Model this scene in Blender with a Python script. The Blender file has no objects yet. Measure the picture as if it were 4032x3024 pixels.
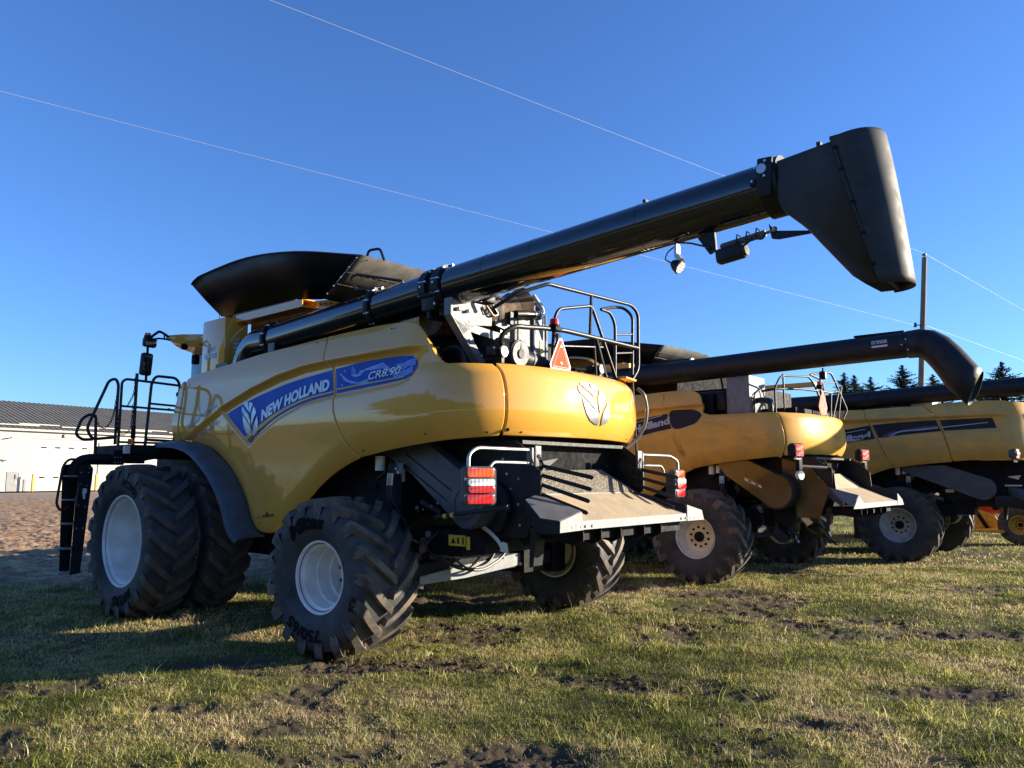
import bpy, bmesh, math, random
import numpy as np
from mathutils import Vector, Matrix
random.seed(7); np.random.seed(7)
PI = math.pi
SC = bpy.context.scene
COL = SC.collection

# ------------------------------------------------------------------ materials
MATS = {}
def nodemat(name):
    m = bpy.data.materials.new(name); m.use_nodes = True
    nt = m.node_tree; b = nt.nodes['Principled BSDF']
    return m, nt, b
def lnk(nt, a, b): nt.links.new(a, b)
def noise(nt, scale, detail=4, rough=.55, coord='Object', dist=0, mapscale=None):
    tc = nt.nodes.new('ShaderNodeTexCoord'); n = nt.nodes.new('ShaderNodeTexNoise')
    n.inputs['Scale'].default_value = scale; n.inputs['Detail'].default_value = detail
    n.inputs['Roughness'].default_value = rough; n.inputs['Distortion'].default_value = dist
    src = tc.outputs[coord]
    if mapscale:
        mp = nt.nodes.new('ShaderNodeMapping'); mp.inputs['Scale'].default_value = mapscale
        lnk(nt, src, mp.inputs['Vector']); src = mp.outputs[0]
    lnk(nt, src, n.inputs['Vector'])
    return n.outputs['Fac']
def ramp(nt, src, stops):
    r = nt.nodes.new('ShaderNodeValToRGB')
    el = r.color_ramp.elements
    while len(el) < len(stops): el.new(.5)
    for e, (p, c) in zip(el, stops):
        e.position = p; e.color = (c[0], c[1], c[2], 1) if not isinstance(c, (int, float)) else (c, c, c, 1)
    lnk(nt, src, r.inputs['Fac'])
    return r.outputs['Color']
def mixc(nt, fac, a, b):
    m = nt.nodes.new('ShaderNodeMix'); m.data_type = 'RGBA'
    if isinstance(fac, (int, float)): m.inputs['Factor'].default_value = fac
    else: lnk(nt, fac, m.inputs['Factor'])
    for k, v in (('A', a), ('B', b)):
        s = [i for i in m.inputs if i.name == k and i.type == 'RGBA'][0]
        if isinstance(v, tuple): s.default_value = (v[0], v[1], v[2], 1)
        else: lnk(nt, v, s)
    return [o for o in m.outputs if o.type == 'RGBA'][0]
def bump(nt, b, src, strength=.3, dist=.01):
    n = nt.nodes.new('ShaderNodeBump'); n.inputs['Strength'].default_value = strength; n.inputs['Distance'].default_value = dist
    lnk(nt, src, n.inputs['Height']); lnk(nt, n.outputs['Normal'], b.inputs['Normal'])
def simple(name, col, rough=.5, metal=0, coat=0, var=.12, scale=6, bumpy=0, bscale=60, spec=.5, coatr=.03, rvar=.15):
    m, nt, b = nodemat(name)
    f = noise(nt, scale, 5)
    c0 = tuple(max(0, c*(1-var)) for c in col); c1 = tuple(min(1, c*(1+var)) for c in col)
    lnk(nt, ramp(nt, f, [(.35, c0), (.65, c1)]), b.inputs['Base Color'])
    f2 = noise(nt, scale*3, 4)
    lnk(nt, ramp(nt, f2, [(.3, max(.02, rough-rvar*rough)), (.7, min(1, rough+rvar*rough))]), b.inputs['Roughness'])
    b.inputs['Metallic'].default_value = metal
    b.inputs['Coat Weight'].default_value = coat; b.inputs['Coat Roughness'].default_value = coatr
    b.inputs['Specular IOR Level'].default_value = spec
    if bumpy: bump(nt, b, noise(nt, bscale, 6), bumpy, .004)
    MATS[name] = m
    return m
# machine paint: yellow clear-coated panels, with an amount of settled field dust
def paint(name, col, dust=0.0, flecks=0.0, rough=.42, coat=1.0):
    m, nt, b = nodemat(name)
    base = mixc(nt, noise(nt, 1.3, 3), tuple(c*.96 for c in col), tuple(c*1.03 for c in col))
    if dust:
        f = ramp(nt, noise(nt, 2.2, 8, .65, mapscale=(1, 1, 1.6)), [(.38, 0.0), (.72, dust)])
        base = mixc(nt, f, base, (.30, .24, .13))
    if flecks:
        f = ramp(nt, noise(nt, 34, 3, .6, dist=2.2), [(.60, 0.0), (.66, flecks)])
        g = ramp(nt, noise(nt, .9, 2), [(.40, 0.0), (.62, 1.0)])
        mm = nt.nodes.new('ShaderNodeMath'); mm.operation = 'MULTIPLY'; lnk(nt, f, mm.inputs[0]); lnk(nt, g, mm.inputs[1])
        base = mixc(nt, mm.outputs[0], base, (.10, .06, .02))
    lnk(nt, base, b.inputs['Base Color'])
    lnk(nt, ramp(nt, noise(nt, 5, 6), [(.3, rough*.85), (.7, rough*1.25)]), b.inputs['Roughness'])
    b.inputs['Coat Weight'].default_value = coat; b.inputs['Coat IOR'].default_value = 1.65 if dust < .3 else 1.6
    lnk(nt, ramp(nt, noise(nt, 9, 6), [(.35, .015+.25*dust), (.75, .03+.5*dust)]), b.inputs['Coat Roughness'])
    b.inputs['Specular IOR Level'].default_value = .06
    n = nt.nodes.new('ShaderNodeBump'); n.inputs['Strength'].default_value = .03; n.inputs['Distance'].default_value = .02
    lnk(nt, noise(nt, 3.0, 1), n.inputs['Height']); lnk(nt, n.outputs[0], b.inputs['Coat Normal'])
    MATS[name] = m
paint('yellow_paint', (.82, .395, .055), 0.09)
paint('yellow_paint_dusty', (.80, .415, .070), .45, .9, .5, .35)
paint('yellow_paint_dull', (.74, .395, .075), .6, .15, .5, .4)
paint('amber_panel', (.13, .068, .018), .3, .2, .45, .4)
simple('gloss_black', (.006, .007, .010), .12, 0, .8, .3, 3, 0, 40, .5, .04)
simple('satin_black', (.014, .015, .018), .52, 0, .0, .3, 8, .06, 60, spec=.3)
simple('frame_black', (.008, .008, .010), .7, 0, 0, .4, 6, .1, 50, spec=.2)
simple('dusty_grey', (.13, .13, .13), .6, 0, 0, .15, 7, .05, 60, spec=.3)
simple('chute_black', (.010, .010, .011), .85, 0, 0, .3, 5, .1, 60, spec=.15)
simple('bin_black', (.006, .006, .007), .42, 0, .0, .35, 2.5, .05, 30, spec=.16)
simple('dusty_black', (.05, .044, .036), .7, 0, 0, .45, 5, .1, 70)
simple('spout_rubber', (.029, .027, .024), .62, 0, .0, .3, 3, .12, 160)
simple('grey_plastic', (.065, .070, .080), .5, 0, .05, .2, 5, .06, 90)
simple('tube_black', (.012, .012, .014), .42, 0, .0, .3, 9, spec=.35)
simple('galvanised', (.17, .175, .18), .6, .15, 0, .16, 14, .04, 40)
simple('steel_plate', (.20, .205, .205), .6, .1, 0, .10, 9, .03, 40)
simple('bright_steel', (.42, .42, .42), .30, .8, 0, .1, 9)
simple('rust_brown', (.13, .075, .04), .7, .2, 0, .4, 12, .2, 60)
simple('white_wheel', (.86, .82, .75), .42, 0, .2, .14, 3.5)
simple('cream_wheel', (.74, .69, .53), .42, 0, .2, .12, 6)
simple('grey_wheel', (.42, .41, .37), .55, 0, 0, .2, 7, .08, 40)
simple('yellow_wheel', (.50, .30, .05), .5, 0, .2, .15, 7)
simple('red_paint', (.30, .025, .02), .4, 0, .4, .2, 6)
simple('orange_yellow', (.62, .30, .02), .5, 0, .2, .25, 8)
simple('sticker_yellow', (.75, .52, .04), .5, 0, 0, .05, 5)
simple('sticker_white', (.65, .65, .62), .5, 0, 0, .05, 5)
simple('sticker_black', (.01, .01, .012), .5, 0, 0, .1, 5)
simple('decal_navy', (.018, .02, .035), .35, 0, .4, .1, 4)
simple('decal_dark', (.026, .024, .028), .6, 0, .0, .2, 6, spec=.2)
simple('decal_white', (.80, .82, .86), .35, 0, .1, .04, 4)
simple('decal_grey', (.42, .42, .40), .55, 0, 0, .1, 9)
simple('decal_pale_blue', (.16, .28, .66), .4, 0, .5, .05, 4)
simple('decal_circuit', (.24, .40, .90), .4, 0, .1, .05, 4)
simple('decal_red', (.22, .03, .02), .5, 0, 0, .15, 6)
simple('decal_mid_blue', (.05, .13, .32), .5, 0, 0, .15, 6)
simple('decal_gold', (.70, .36, .03), .4, 0, .1, .05, 4)
simple('emblem_outline', (.09, .055, .012), .5, 0, 0, .1, 8)
simple('lettering_rubber', (.009, .009, .010), .8, 0, 0, .1, 5, spec=.05)
simple('orange_triangle', (.80, .10, .04), .8, 0, 0, .06, 8, spec=.1)
simple('faded_pink', (.80, .30, .22), .8, 0, 0, .08, 8, spec=.1)
simple('triangle_edge', (.55, .03, .04), .35, 0, .3, .1, 8)
simple('shed_door_white', (.44, .41, .335), .5, 0, 0, .04, 1)
simple('grey_door', (.16, .16, .165), .5, 0, 0, .1, 1)
simple('dark_glass', (.012, .014, .018), .08, 0, 0, .1, 1)
simple('bollard_yellow', (.72, .52, .03), .5, 0, 0, .08, 4)
simple('wire_metal', (.33, .33, .34), .6, 0, 0, .05, 1)
simple('hose_black', (.008, .008, .009), .42, 0, 0, .2, 20)
simple('sign_white', (.68, .64, .60), .5, 0, 0, .05, 5)
simple('insulator', (.08, .08, .09), .3, 0, .3, .1, 5)
simple('silver_side_emblem', (.42, .50, .58), .3, .4, 0, .25, 7)
simple('silver_emblem', (.20, .21, .23), .38, .3, 0, .12, 5)

def lens(name, col, rough=.15, em=0.0):
    m, nt, b = nodemat(name)
    tc = nt.nodes.new('ShaderNodeTexCoord'); w = nt.nodes.new('ShaderNodeTexWave'); w.inputs['Scale'].default_value = 22
    lnk(nt, tc.outputs['Object'], w.inputs['Vector'])
    lnk(nt, ramp(nt, w.outputs['Fac'], [(.1, tuple(c*.75 for c in col)), (.9, tuple(min(1, c*1.1) for c in col))]), b.inputs['Base Color'])
    b.inputs['Roughness'].default_value = rough; b.inputs['Coat Weight'].default_value = 1; b.inputs['Coat Roughness'].default_value = .03
    bump(nt, b, w.outputs['Fac'], .25, .004)
    MATS[name] = m
lens('lens_red', (.62, .015, .02)); lens('lens_orange', (.85, .10, .015)); lens('lens_clear', (.75, .75, .72)); lens('lens_pink', (.55, .28, .20), .4)

def tyre_mat(name, mud, tread):
    m, nt, b = nodemat(name)
    base = mixc(nt, ramp(nt, noise(nt, 3, 6), [(.3, 0.0), (.7, 1.0)]), (.020, .021, .023), (.050, .050, .054))
    f = ramp(nt, noise(nt, 5 if tread else 2.5, 9, .7), [(.40, 0.0 if not tread else .10*mud), (.66, mud)])
    base = mixc(nt, f, base, (.24, .17, .105) if tread else (.095, .088, .080))
    lnk(nt, base, b.inputs['Base Color'])
    lnk(nt, ramp(nt, noise(nt, 8, 5), [(.3, .55), (.7, .85)]), b.inputs['Roughness'])
    bump(nt, b, noise(nt, 70, 8, .7), .35, .004)
    MATS[name] = m
tyre_mat('tyre_side', .35, False); tyre_mat('tyre_tread', .8, True)
tyre_mat('tyre_side_clean', .35, False); tyre_mat('tyre_tread_clean', .40, True)
# worn galvanised deck with a straw-coloured dusty film
m, nt, b = nodemat('deck_dusty')
f = ramp(nt, noise(nt, 2.6, 8, .62), [(.25, .35), (.52, 1.0)])
base = mixc(nt, f, (.20, .21, .22), (.50, .385, .225))
base = mixc(nt, ramp(nt, noise(nt, 45, 6, .7), [(.45, 0.0), (.75, .45)]), base, (.12, .10, .08))
lnk(nt, base, b.inputs['Base Color']); b.inputs['Roughness'].default_value = .62; b.inputs['Metallic'].default_value = .15
MATS['deck_dusty'] = m
m, nt, b = nodemat('deck_speckled')
base = mixc(nt, ramp(nt, noise(nt, 55, 4, .7), [(.45, 0.0), (.62, 1.0)]), (.06, .055, .05), (.38, .31, .20))
lnk(nt, base, b.inputs['Base Color']); b.inputs['Roughness'].default_value = .7
MATS['deck_speckled'] = m
# blue decal film
m, nt, b = nodemat('decal_blue')
lnk(nt, mixc(nt, ramp(nt, noise(nt, 1.2, 2), [(.35, 0.0), (.65, 1.0)]), (.003, .065, .40), (.010, .11, .55)), b.inputs['Base Color'])
b.inputs['Roughness'].default_value = .55; b.inputs['Coat Weight'].default_value = .05; b.inputs['Specular IOR Level'].default_value = .25
MATS['decal_blue'] = m
# weathered timber pole
m, nt, b = nodemat('pole_wood')
f = noise(nt, 6, 8, .6, mapscale=(6, 6, .35))
lnk(nt, ramp(nt, f, [(.3, (.10, .075, .05)), (.7, (.34, .26, .18))]), b.inputs['Base Color']); b.inputs['Roughness'].default_value = .85
bump(nt, b, f, .4, .01); MATS['pole_wood'] = m
# ribbed sheet metal for the shed (ribs are real in the geometry; faint soiling here)
simple('shed_wall_white', (.37, .36, .32), .5, .0, .1, .05, .6)
simple('shed_roof_grey', (.125, .118, .108), .85, 0, 0, .12, .7, spec=.1)
simple('trim_beige', (.36, .33, .26), .5, 0, 0, .05, 1)
m, nt, b = nodemat('spruce_needles')
lnk(nt, ramp(nt, noise(nt, 1.6, 6, .7), [(.3, (.018, .035, .020)), (.7, (.055, .085, .042))]), b.inputs['Base Color'])
b.inputs['Roughness'].default_value = .8; MATS['spruce_needles'] = m
simple('bark', (.09, .06, .04), .9, 0, 0, .3, 4, .3, 20)
m, nt, b = nodemat('wood_leaves')
lnk(nt, ramp(nt, noise(nt, .35, 6, .7), [(.3, (.035, .030, .012)), (.5, (.06, .06, .02)), (.7, (.13, .085, .025))]), b.inputs['Base Color'])
b.inputs['Roughness'].default_value = .8; MATS['wood_leaves'] = m

# ------------------------------------------------------------------ geometry kit
class MB:
    """collects vertices and faces (with material slots) and links them as ONE mesh object"""
    def __init__(s): s.v = []; s.f = []; s.mi = []; s.cur = 0; s.mats = []
    def mat(s, name):
        if name not in s.mats: s.mats.append(name)
        s.cur = s.mats.index(name); return s
    def add(s, V, F):
        o = len(s.v); s.v += [tuple(map(float, p)) for p in V]
        s.f += [tuple(i+o for i in f) for f in F]; s.mi += [s.cur]*len(F); return s
    def box(s, c, d, rz=0, ry=0, rx=0, bev=0):
        M = Matrix.Translation(c) @ Matrix.Rotation(rz, 4, 'Z') @ Matrix.Rotation(ry, 4, 'Y') @ Matrix.Rotation(rx, 4, 'X')
        x, y, z = d[0]/2, d[1]/2, d[2]/2
        if not bev:
            V = [M @ Vector((i*x, j*y, k*z)) for k in (-1, 1) for i, j in ((-1, -1), (1, -1), (1, 1), (-1, 1))]
            return s.add(V, [(3, 2, 1, 0), (4, 5, 6, 7), (0, 1, 5, 4), (1, 2, 6, 5), (2, 3, 7, 6), (3, 0, 4, 7)])
        bm = bmesh.new(); bmesh.ops.create_cube(bm, size=1)
        bmesh.ops.scale(bm, vec=d, verts=bm.verts)
        bmesh.ops.bevel(bm, geom=bm.edges[:], offset=min(bev, min(d)*.45), segments=2, affect='EDGES', profile=.5)
        s.bm(bm, M); bm.free(); return s
    def bm(s, bm, M=None):
        bm.verts.index_update()
        V = [(M @ v.co) if M else v.co for v in bm.verts]
        return s.add(V, [tuple(v.index for v in f.verts) for f in bm.faces])
    def b2(s, a, b, bev=0):
        a, b = Vector(a), Vector(b)
        return s.box((a+b)/2, tuple(abs(x) for x in (b-a)), bev=bev)
    def prism(s, poly, axis, lo, hi):
        """polygon in the plane normal to axis (0,1,2), extruded lo..hi"""
        def P(p, k):
            q = [0, 0, 0]; q[axis] = k; o = [i for i in range(3) if i != axis]; q[o[0]] = p[0]; q[o[1]] = p[1]; return q
        n = len(poly)
        V = [P(p, lo) for p in poly]+[P(p, hi) for p in poly]
        bm = bmesh.new(); vs = [bm.verts.new(v) for v in V]
        f1 = bm.faces.new(vs[:n]); f2 = bm.faces.new(vs[n:][::-1])
        for i in range(n): bm.faces.new((vs[i], vs[i+n], vs[(i+1) % n+n], vs[(i+1) % n]))
        bmesh.ops.triangulate(bm, faces=[f1, f2]); bmesh.ops.recalc_face_normals(bm, faces=bm.faces[:])
        s.bm(bm); bm.free(); return s
    def plate(s, pts, th=.006):
        """a plane polygon in space given a thickness"""
        P = [Vector(p) for p in pts]; n = Vector((0, 0, 0))
        for i in range(len(P)): n += P[i].cross(P[(i+1) % len(P)])
        n.normalize(); k = len(P)
        bm = bmesh.new(); a = [bm.verts.new(p+n*th/2) for p in P]; c = [bm.verts.new(p-n*th/2) for p in P]
        f1 = bm.faces.new(a); f2 = bm.faces.new(c[::-1])
        for i in range(k): bm.faces.new((a[i], c[i], c[(i+1) % k], a[(i+1) % k]))
        bmesh.ops.triangulate(bm, faces=[f1, f2]); s.bm(bm); bm.free(); return s
    def tube(s, pts, r, fil=0, seg=10, closed=False, caps=True):
        P = [Vector(p) for p in pts]
        if fil:
            Q = [P[0]]
            for i in range(1, len(P)-1):
                a = P[i-1]-P[i]; b = P[i+1]-P[i]; f = min(fil, a.length*.49, b.length*.49)
                A = P[i]+a.normalized()*f; B = P[i]+b.normalized()*f
                for k in range(6):
                    t = k/5; Q.append(A*(1-t)**2+P[i]*2*t*(1-t)+B*t*t)
            Q.append(P[-1]); P = Q
        R = r if hasattr(r, '__len__') else [r]*len(P)
        n = len(P); T = []
        for i in range(n):
            if closed: t = P[(i+1) % n]-P[i-1]
            else: t = P[min(i+1, n-1)]-P[max(i-1, 0)]
            T.append(t.normalized())
        up = Vector((0, 0, 1)) if abs(T[0].z) < .9 else Vector((1, 0, 0))
        N = (up-T[0]*up.dot(T[0])).normalized(); V = []
        for i in range(n):
            N = (N-T[i]*N.dot(T[i])).normalized(); B = T[i].cross(N)
            for k in range(seg):
                a = 2*PI*k/seg; V.append(P[i]+(N*math.cos(a)+B*math.sin(a))*R[i])
        F = []
        for i in range(n if closed else n-1):
            for k in range(seg):
                j = (i+1) % n; F.append((i*seg+k, i*seg+(k+1) % seg, j*seg+(k+1) % seg, j*seg+k))
        if not closed and caps:
            F.append(tuple(range(seg))[::-1]); F.append(tuple((n-1)*seg+k for k in range(seg)))
        return s.add(V, F)
    def lathe(s, prof, c=(0, 0, 0), axis='Y', seg=48, a0=0, a1=2*PI):
        """prof = [(along axis, radius)]"""
        V = []; n = len(prof); full = abs(a1-a0-2*PI) < 1e-6; m = seg if full else seg+1
        for k in range(m):
            a = a0+(a1-a0)*k/seg; ca, sa = math.cos(a), math.sin(a)
            for y, r in prof:
                q = {'Y': (r*ca, y, r*sa), 'X': (y, r*ca, r*sa), 'Z': (r*ca, r*sa, y)}[axis]
                V.append((q[0]+c[0], q[1]+c[1], q[2]+c[2]))
        F = []
        for k in range(seg):
            k2 = (k+1) % m
            for i in range(n-1): F.append((k*n+i, k2*n+i, k2*n+i+1, k*n+i+1))
        return s.add(V, F)
    def cyl(s, a, b, r, seg=20, r2=None):
        return s.tube([a, b], [r, r if r2 is None else r2], 0, seg)
    def ball(s, c, r, sq=(1, 1, 1), sub=2):
        bm = bmesh.new(); bmesh.ops.create_icosphere(bm, subdivisions=sub, radius=r)
        s.bm(bm, Matrix.Translation(c) @ Matrix.Diagonal((*sq, 1))); bm.free(); return s
    def rings(s, R, cap=True):
        n = len(R[0]); V = [p for r in R for p in r]
        F = [(i*n+k, i*n+(k+1) % n, (i+1)*n+(k+1) % n, (i+1)*n+k) for i in range(len(R)-1) for k in range(n)]
        if cap: F += [tuple(range(n))[::-1], tuple((len(R)-1)*n+k for k in range(n))]
        return s.add(V, F)
    def build(s, name, mat=None, parent=None, smooth=35, label=None, fixn=True):
        if not s.v: return None
        me = bpy.data.meshes.new(name); me.from_pydata(s.v, [], s.f)
        if s.mats:
            for k in s.mats: me.materials.append(MATS[k])
            me.polygons.foreach_set('material_index', s.mi)
        elif mat: me.materials.append(MATS[mat])
        if fixn:
            bm = bmesh.new(); bm.from_mesh(me); bmesh.ops.recalc_face_normals(bm, faces=bm.faces[:]); bm.to_mesh(me); bm.free()
        me.polygons.foreach_set('use_smooth', [True]*len(me.polygons))
        me.set_sharp_from_angle(angle=math.radians(smooth)); me.update()
        o = bpy.data.objects.new(name, me); COL.objects.link(o)
        if parent is not None: o.parent = parent
        if label: o['label'] = label
        return o
def build_split(mb, name, parent, smooth=35):
    """one object per connected piece"""
    n = len(mb.v); p = list(range(n))
    def find(a):
        while p[a] != a: p[a] = p[p[a]]; a = p[a]
        return a
    for f in mb.f:
        for a in f[1:]: p[find(a)] = find(f[0])
    G = {}
    for k, f in enumerate(mb.f): G.setdefault(find(f[0]), []).append(k)
    for ks in G.values():
        ids = sorted({i for k in ks for i in mb.f[k]}); mp = {i: j for j, i in enumerate(ids)}; q = MB(); q.mats = list(mb.mats)
        q.v = [mb.v[i] for i in ids]; q.f = [tuple(mp[i] for i in mb.f[k]) for k in ks]; q.mi = [mb.mi[k] for k in ks]; q.build(name, None, parent, smooth)
def tag(o, label, cat, group=None, kind=None):
    if label: o['label'] = label
    if cat: o['category'] = cat
    if group: o['group'] = group
    if kind: o['kind'] = kind
    return o
def empty(name, loc, rz=0):
    o = bpy.data.objects.new(name, None); COL.objects.link(o); o.location = loc; o.rotation_euler = (0, 0, rz)
    o.empty_display_size = .2; return o
def bolts(mb, pts, nrm, r=.012, h=.012):
    n = Vector(nrm).normalized()
    for p in pts:
        p = Vector(p); mb.tube([p, p+n*h], [r, r*.8], 0, 6)
def copy_tree(o, parent=None):
    c = o.copy(); COL.objects.link(c)
    if parent is not None: c.parent = parent
    for ch in list(o.children): copy_tree(ch, c)
    return c

# lettering: flat filled letters as a bmesh in 2-D, cut to a fine grid so they can follow a curved panel
def letters(text, h, wscale=1.0, bold=0.0, shear=0.0, space=1.0):
    cu = bpy.data.curves.new('t', 'FONT'); cu.body = text; cu.size = 1; cu.offset = bold; cu.shear = shear; cu.space_character = space
    cu.resolution_u = 3; cu.fill_mode = 'FRONT'
    o = bpy.data.objects.new('t', cu); COL.objects.link(o)
    dg = bpy.context.evaluated_depsgraph_get(); me = bpy.data.meshes.new_from_object(o.evaluated_get(dg))
    V = np.array([v.co[:2] for v in me.vertices]); F = [tuple(p.vertices) for p in me.polygons]
    bpy.data.objects.remove(o); bpy.data.curves.remove(cu); bpy.data.meshes.remove(me)
    V[:, 0] -= V[:, 0].min(); V[:, 1] -= V[:, 1].min(); k = h/V[:, 1].max()
    V[:, 0] *= k*wscale; V[:, 1] *= k
    return V, F
def gridcut(V, F, step):
    bm = bmesh.new(); vs = [bm.verts.new((p[0], p[1], 0)) for p in V]
    for f in F:
        try: bm.faces.new([vs[i] for i in f])
        except ValueError: pass
    bmesh.ops.triangulate(bm, faces=bm.faces[:])
    A = np.array([v.co[:2] for v in bm.verts])
    for ax in (0, 1):
        lo, hi = A[:, ax].min(), A[:, ax].max(); k = math.ceil(lo/step+1e-6)*step
        no = (1, 0, 0) if ax == 0 else (0, 1, 0)
        while k < hi-1e-6:
            co = (k, 0, 0) if ax == 0 else (0, k, 0)
            bmesh.ops.bisect_plane(bm, geom=bm.verts[:]+bm.edges[:]+bm.faces[:], plane_co=co, plane_no=no, dist=1e-6)
            k += step
    bm.verts.index_update()
    V2 = np.array([v.co[:2] for v in bm.verts]); F2 = [tuple(v.index for v in f.verts) for f in bm.faces]; bm.free()
    return V2, F2

def catmull(P, n=8, closed=False):
    P = [np.array(p, float) for p in P]; out = []
    m = len(P)
    for i in range(m if closed else m-1):
        p1, p2 = P[i], P[(i+1) % m]
        p0 = P[i-1] if (closed or i > 0) else p1*2-p2; p3 = P[(i+2) % m] if (closed or i < m-2) else p2*2-p1
        for k in range(n):
            t = k/n; out.append(.5*((2*p1)+(-p0+p2)*t+(2*p0-5*p1+4*p2-p3)*t*t+(-p0+3*p1-3*p2+p3)*t**3))
    if not closed: out.append(P[-1])
    return [tuple(p) for p in out]

# ------------------------------------------------------------------ curved body side ("belt") running down the side and round the tail
def sstep(x, a, b):
    k = np.clip((np.asarray(x, float)-a)/(b-a), 0, 1); return k*k*(3-2*k)
class Belt:
    def __init__(s, hw=1.65, fc=-1.0, fr=-1.8, e=2.2, f0=4.8):
        P = [(f0, hw), (fc, hw)]+[(fc-(fc-fr)*math.sin(a)**(2/e), hw*max(0, math.cos(a))**(2/e)) for a in np.linspace(0, PI/2, 81)[1:]]
        P += [(f, -q) for f, q in P[:-1][::-1]]
        s.P = np.array(P); d = np.hypot(*(s.P[1:]-s.P[:-1]).T); s.L = np.concatenate([[0], np.cumsum(d)])-f0
        s.mid = s.L[82]
        T = s.P[2:]-s.P[:-2]; T = np.vstack([s.P[1]-s.P[0], T, s.P[-1]-s.P[-2]]); T /= np.linalg.norm(T, axis=1)[:, None]
        s.N = np.stack([T[:, 1], -T[:, 0]], 1)         # outward
        s.N[:2] = (0, 1); s.N[-2:] = (0, -1)
    def at(s, t):
        f = np.interp(t, s.L, s.P[:, 0]); q = np.interp(t, s.L, s.P[:, 1])
        nx = np.interp(t, s.L, s.N[:, 0]); ny = np.interp(t, s.L, s.N[:, 1]); l = np.hypot(nx, ny)
        return f, q, nx/l, ny/l
class Skin:
    def __init__(s, belt, bot, crease, dbot, hump_end, hood_top=2.92, dl=(-2.75, .78)):
        s.b = belt; s.bot = np.array(bot); s.cr = np.array(crease); s.db = np.array(dbot); s.he = hump_end; s.ht = hood_top; s.dl = dl
    def bulge(s, t, h):
        bot = np.interp(t, s.bot[:, 0], s.bot[:, 1])
        w = sstep(t, s.he-.45, s.he+.15)
        up1 = -.17*np.clip((h-3.02)/.42, 0, 1.4)**1.8
        up2 = -.025*np.clip((h-(s.ht-.5))/.5, 0, 1)**2-.075*np.clip((h-(s.ht-.13))/.13, 0, 1)**2.2
        # under-roll towards the lower edge
        amp = .05+.045*sstep(t, -2.6, -.4)
        lo = -amp*np.clip(1-(h-bot)/.30, 0, 1)**2.2
        belly = .035*np.exp(-((h-2.5)/.34)**2)
        # ledge above the crease and the shallow recess that carries the decal
        cr = np.interp(t, s.cr[:, 0], s.cr[:, 1]); db = np.interp(t, s.db[:, 0], s.db[:, 1])
        fade = 1-sstep(t, s.dl[1]-.1, s.dl[1]+.25)
        ledge = .045*sstep(h-cr, -.045, .045)*fade
        diag = sstep(t-(s.dl[0]-.11+(2.6-h)*1.425), -.09, .0)
        rec = .030*(1-sstep(h-db, -.06, .0)*sstep(cr+.03-h, -.02, .03)*fade*diag)
        return (1-w)*up1+w*up2+lo+belly+ledge+rec*1.0
    def G(s, t, h, off=0.0):
        t = np.asarray(t, float); h = np.asarray(h, float)
        f, q, nx, ny = s.b.at(t); k = s.bulge(t, h)+off
        return np.stack([f+nx*k, q+ny*k, h], -1)
    def nrm(s, t, h):
        e = .006
        a = s.G(t+e, h)-s.G(t-e, h); c = s.G(t, h+e)-s.G(t, h-e)
        n = np.cross(a, c); n /= np.linalg.norm(n, axis=-1)[..., None]
        out = np.stack([*s.b.at(t)[2:], np.zeros_like(np.asarray(t, float))], -1)
        sg = np.sign((n*out).sum(-1)); return n*sg[..., None]
def polydist(V, poly):
    P = np.array(poly); D = np.full(len(V), 9.)
    for a, c in zip(P, np.roll(P, -1, 0)):
        e = c-a; l = (e*e).sum()
        if l < 1e-12: continue
        k = np.clip(((V-a)@e)/l, 0, 1); D = np.minimum(D, np.hypot(*(V-a-k[:, None]*e).T))
    return D
def inset(poly, d):
    P = np.array(poly, float)
    keep = [0]
    for i in range(1, len(P)):
        if np.hypot(*(P[i]-P[keep[-1]])) > .006: keep.append(i)
    P = P[keep]
    A = np.roll(P, 1, 0); B = np.roll(P, -1, 0)
    area = .5*np.sum(P[:, 0]*B[:, 1]-B[:, 0]*P[:, 1]); sg = 1 if area > 0 else -1
    e1 = P-A; e2 = B-P; e1 /= np.linalg.norm(e1, axis=1)[:, None]; e2 /= np.linalg.norm(e2, axis=1)[:, None]
    n1 = np.stack([-e1[:, 1], e1[:, 0]], 1)*sg; n2 = np.stack([-e2[:, 1], e2[:, 0]], 1)*sg
    n = n1+n2; n /= np.linalg.norm(n, axis=1)[:, None]; k = 1/np.clip((n*n1).sum(1), .6, 1)
    return P+n*(d*k)[:, None], n
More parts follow.
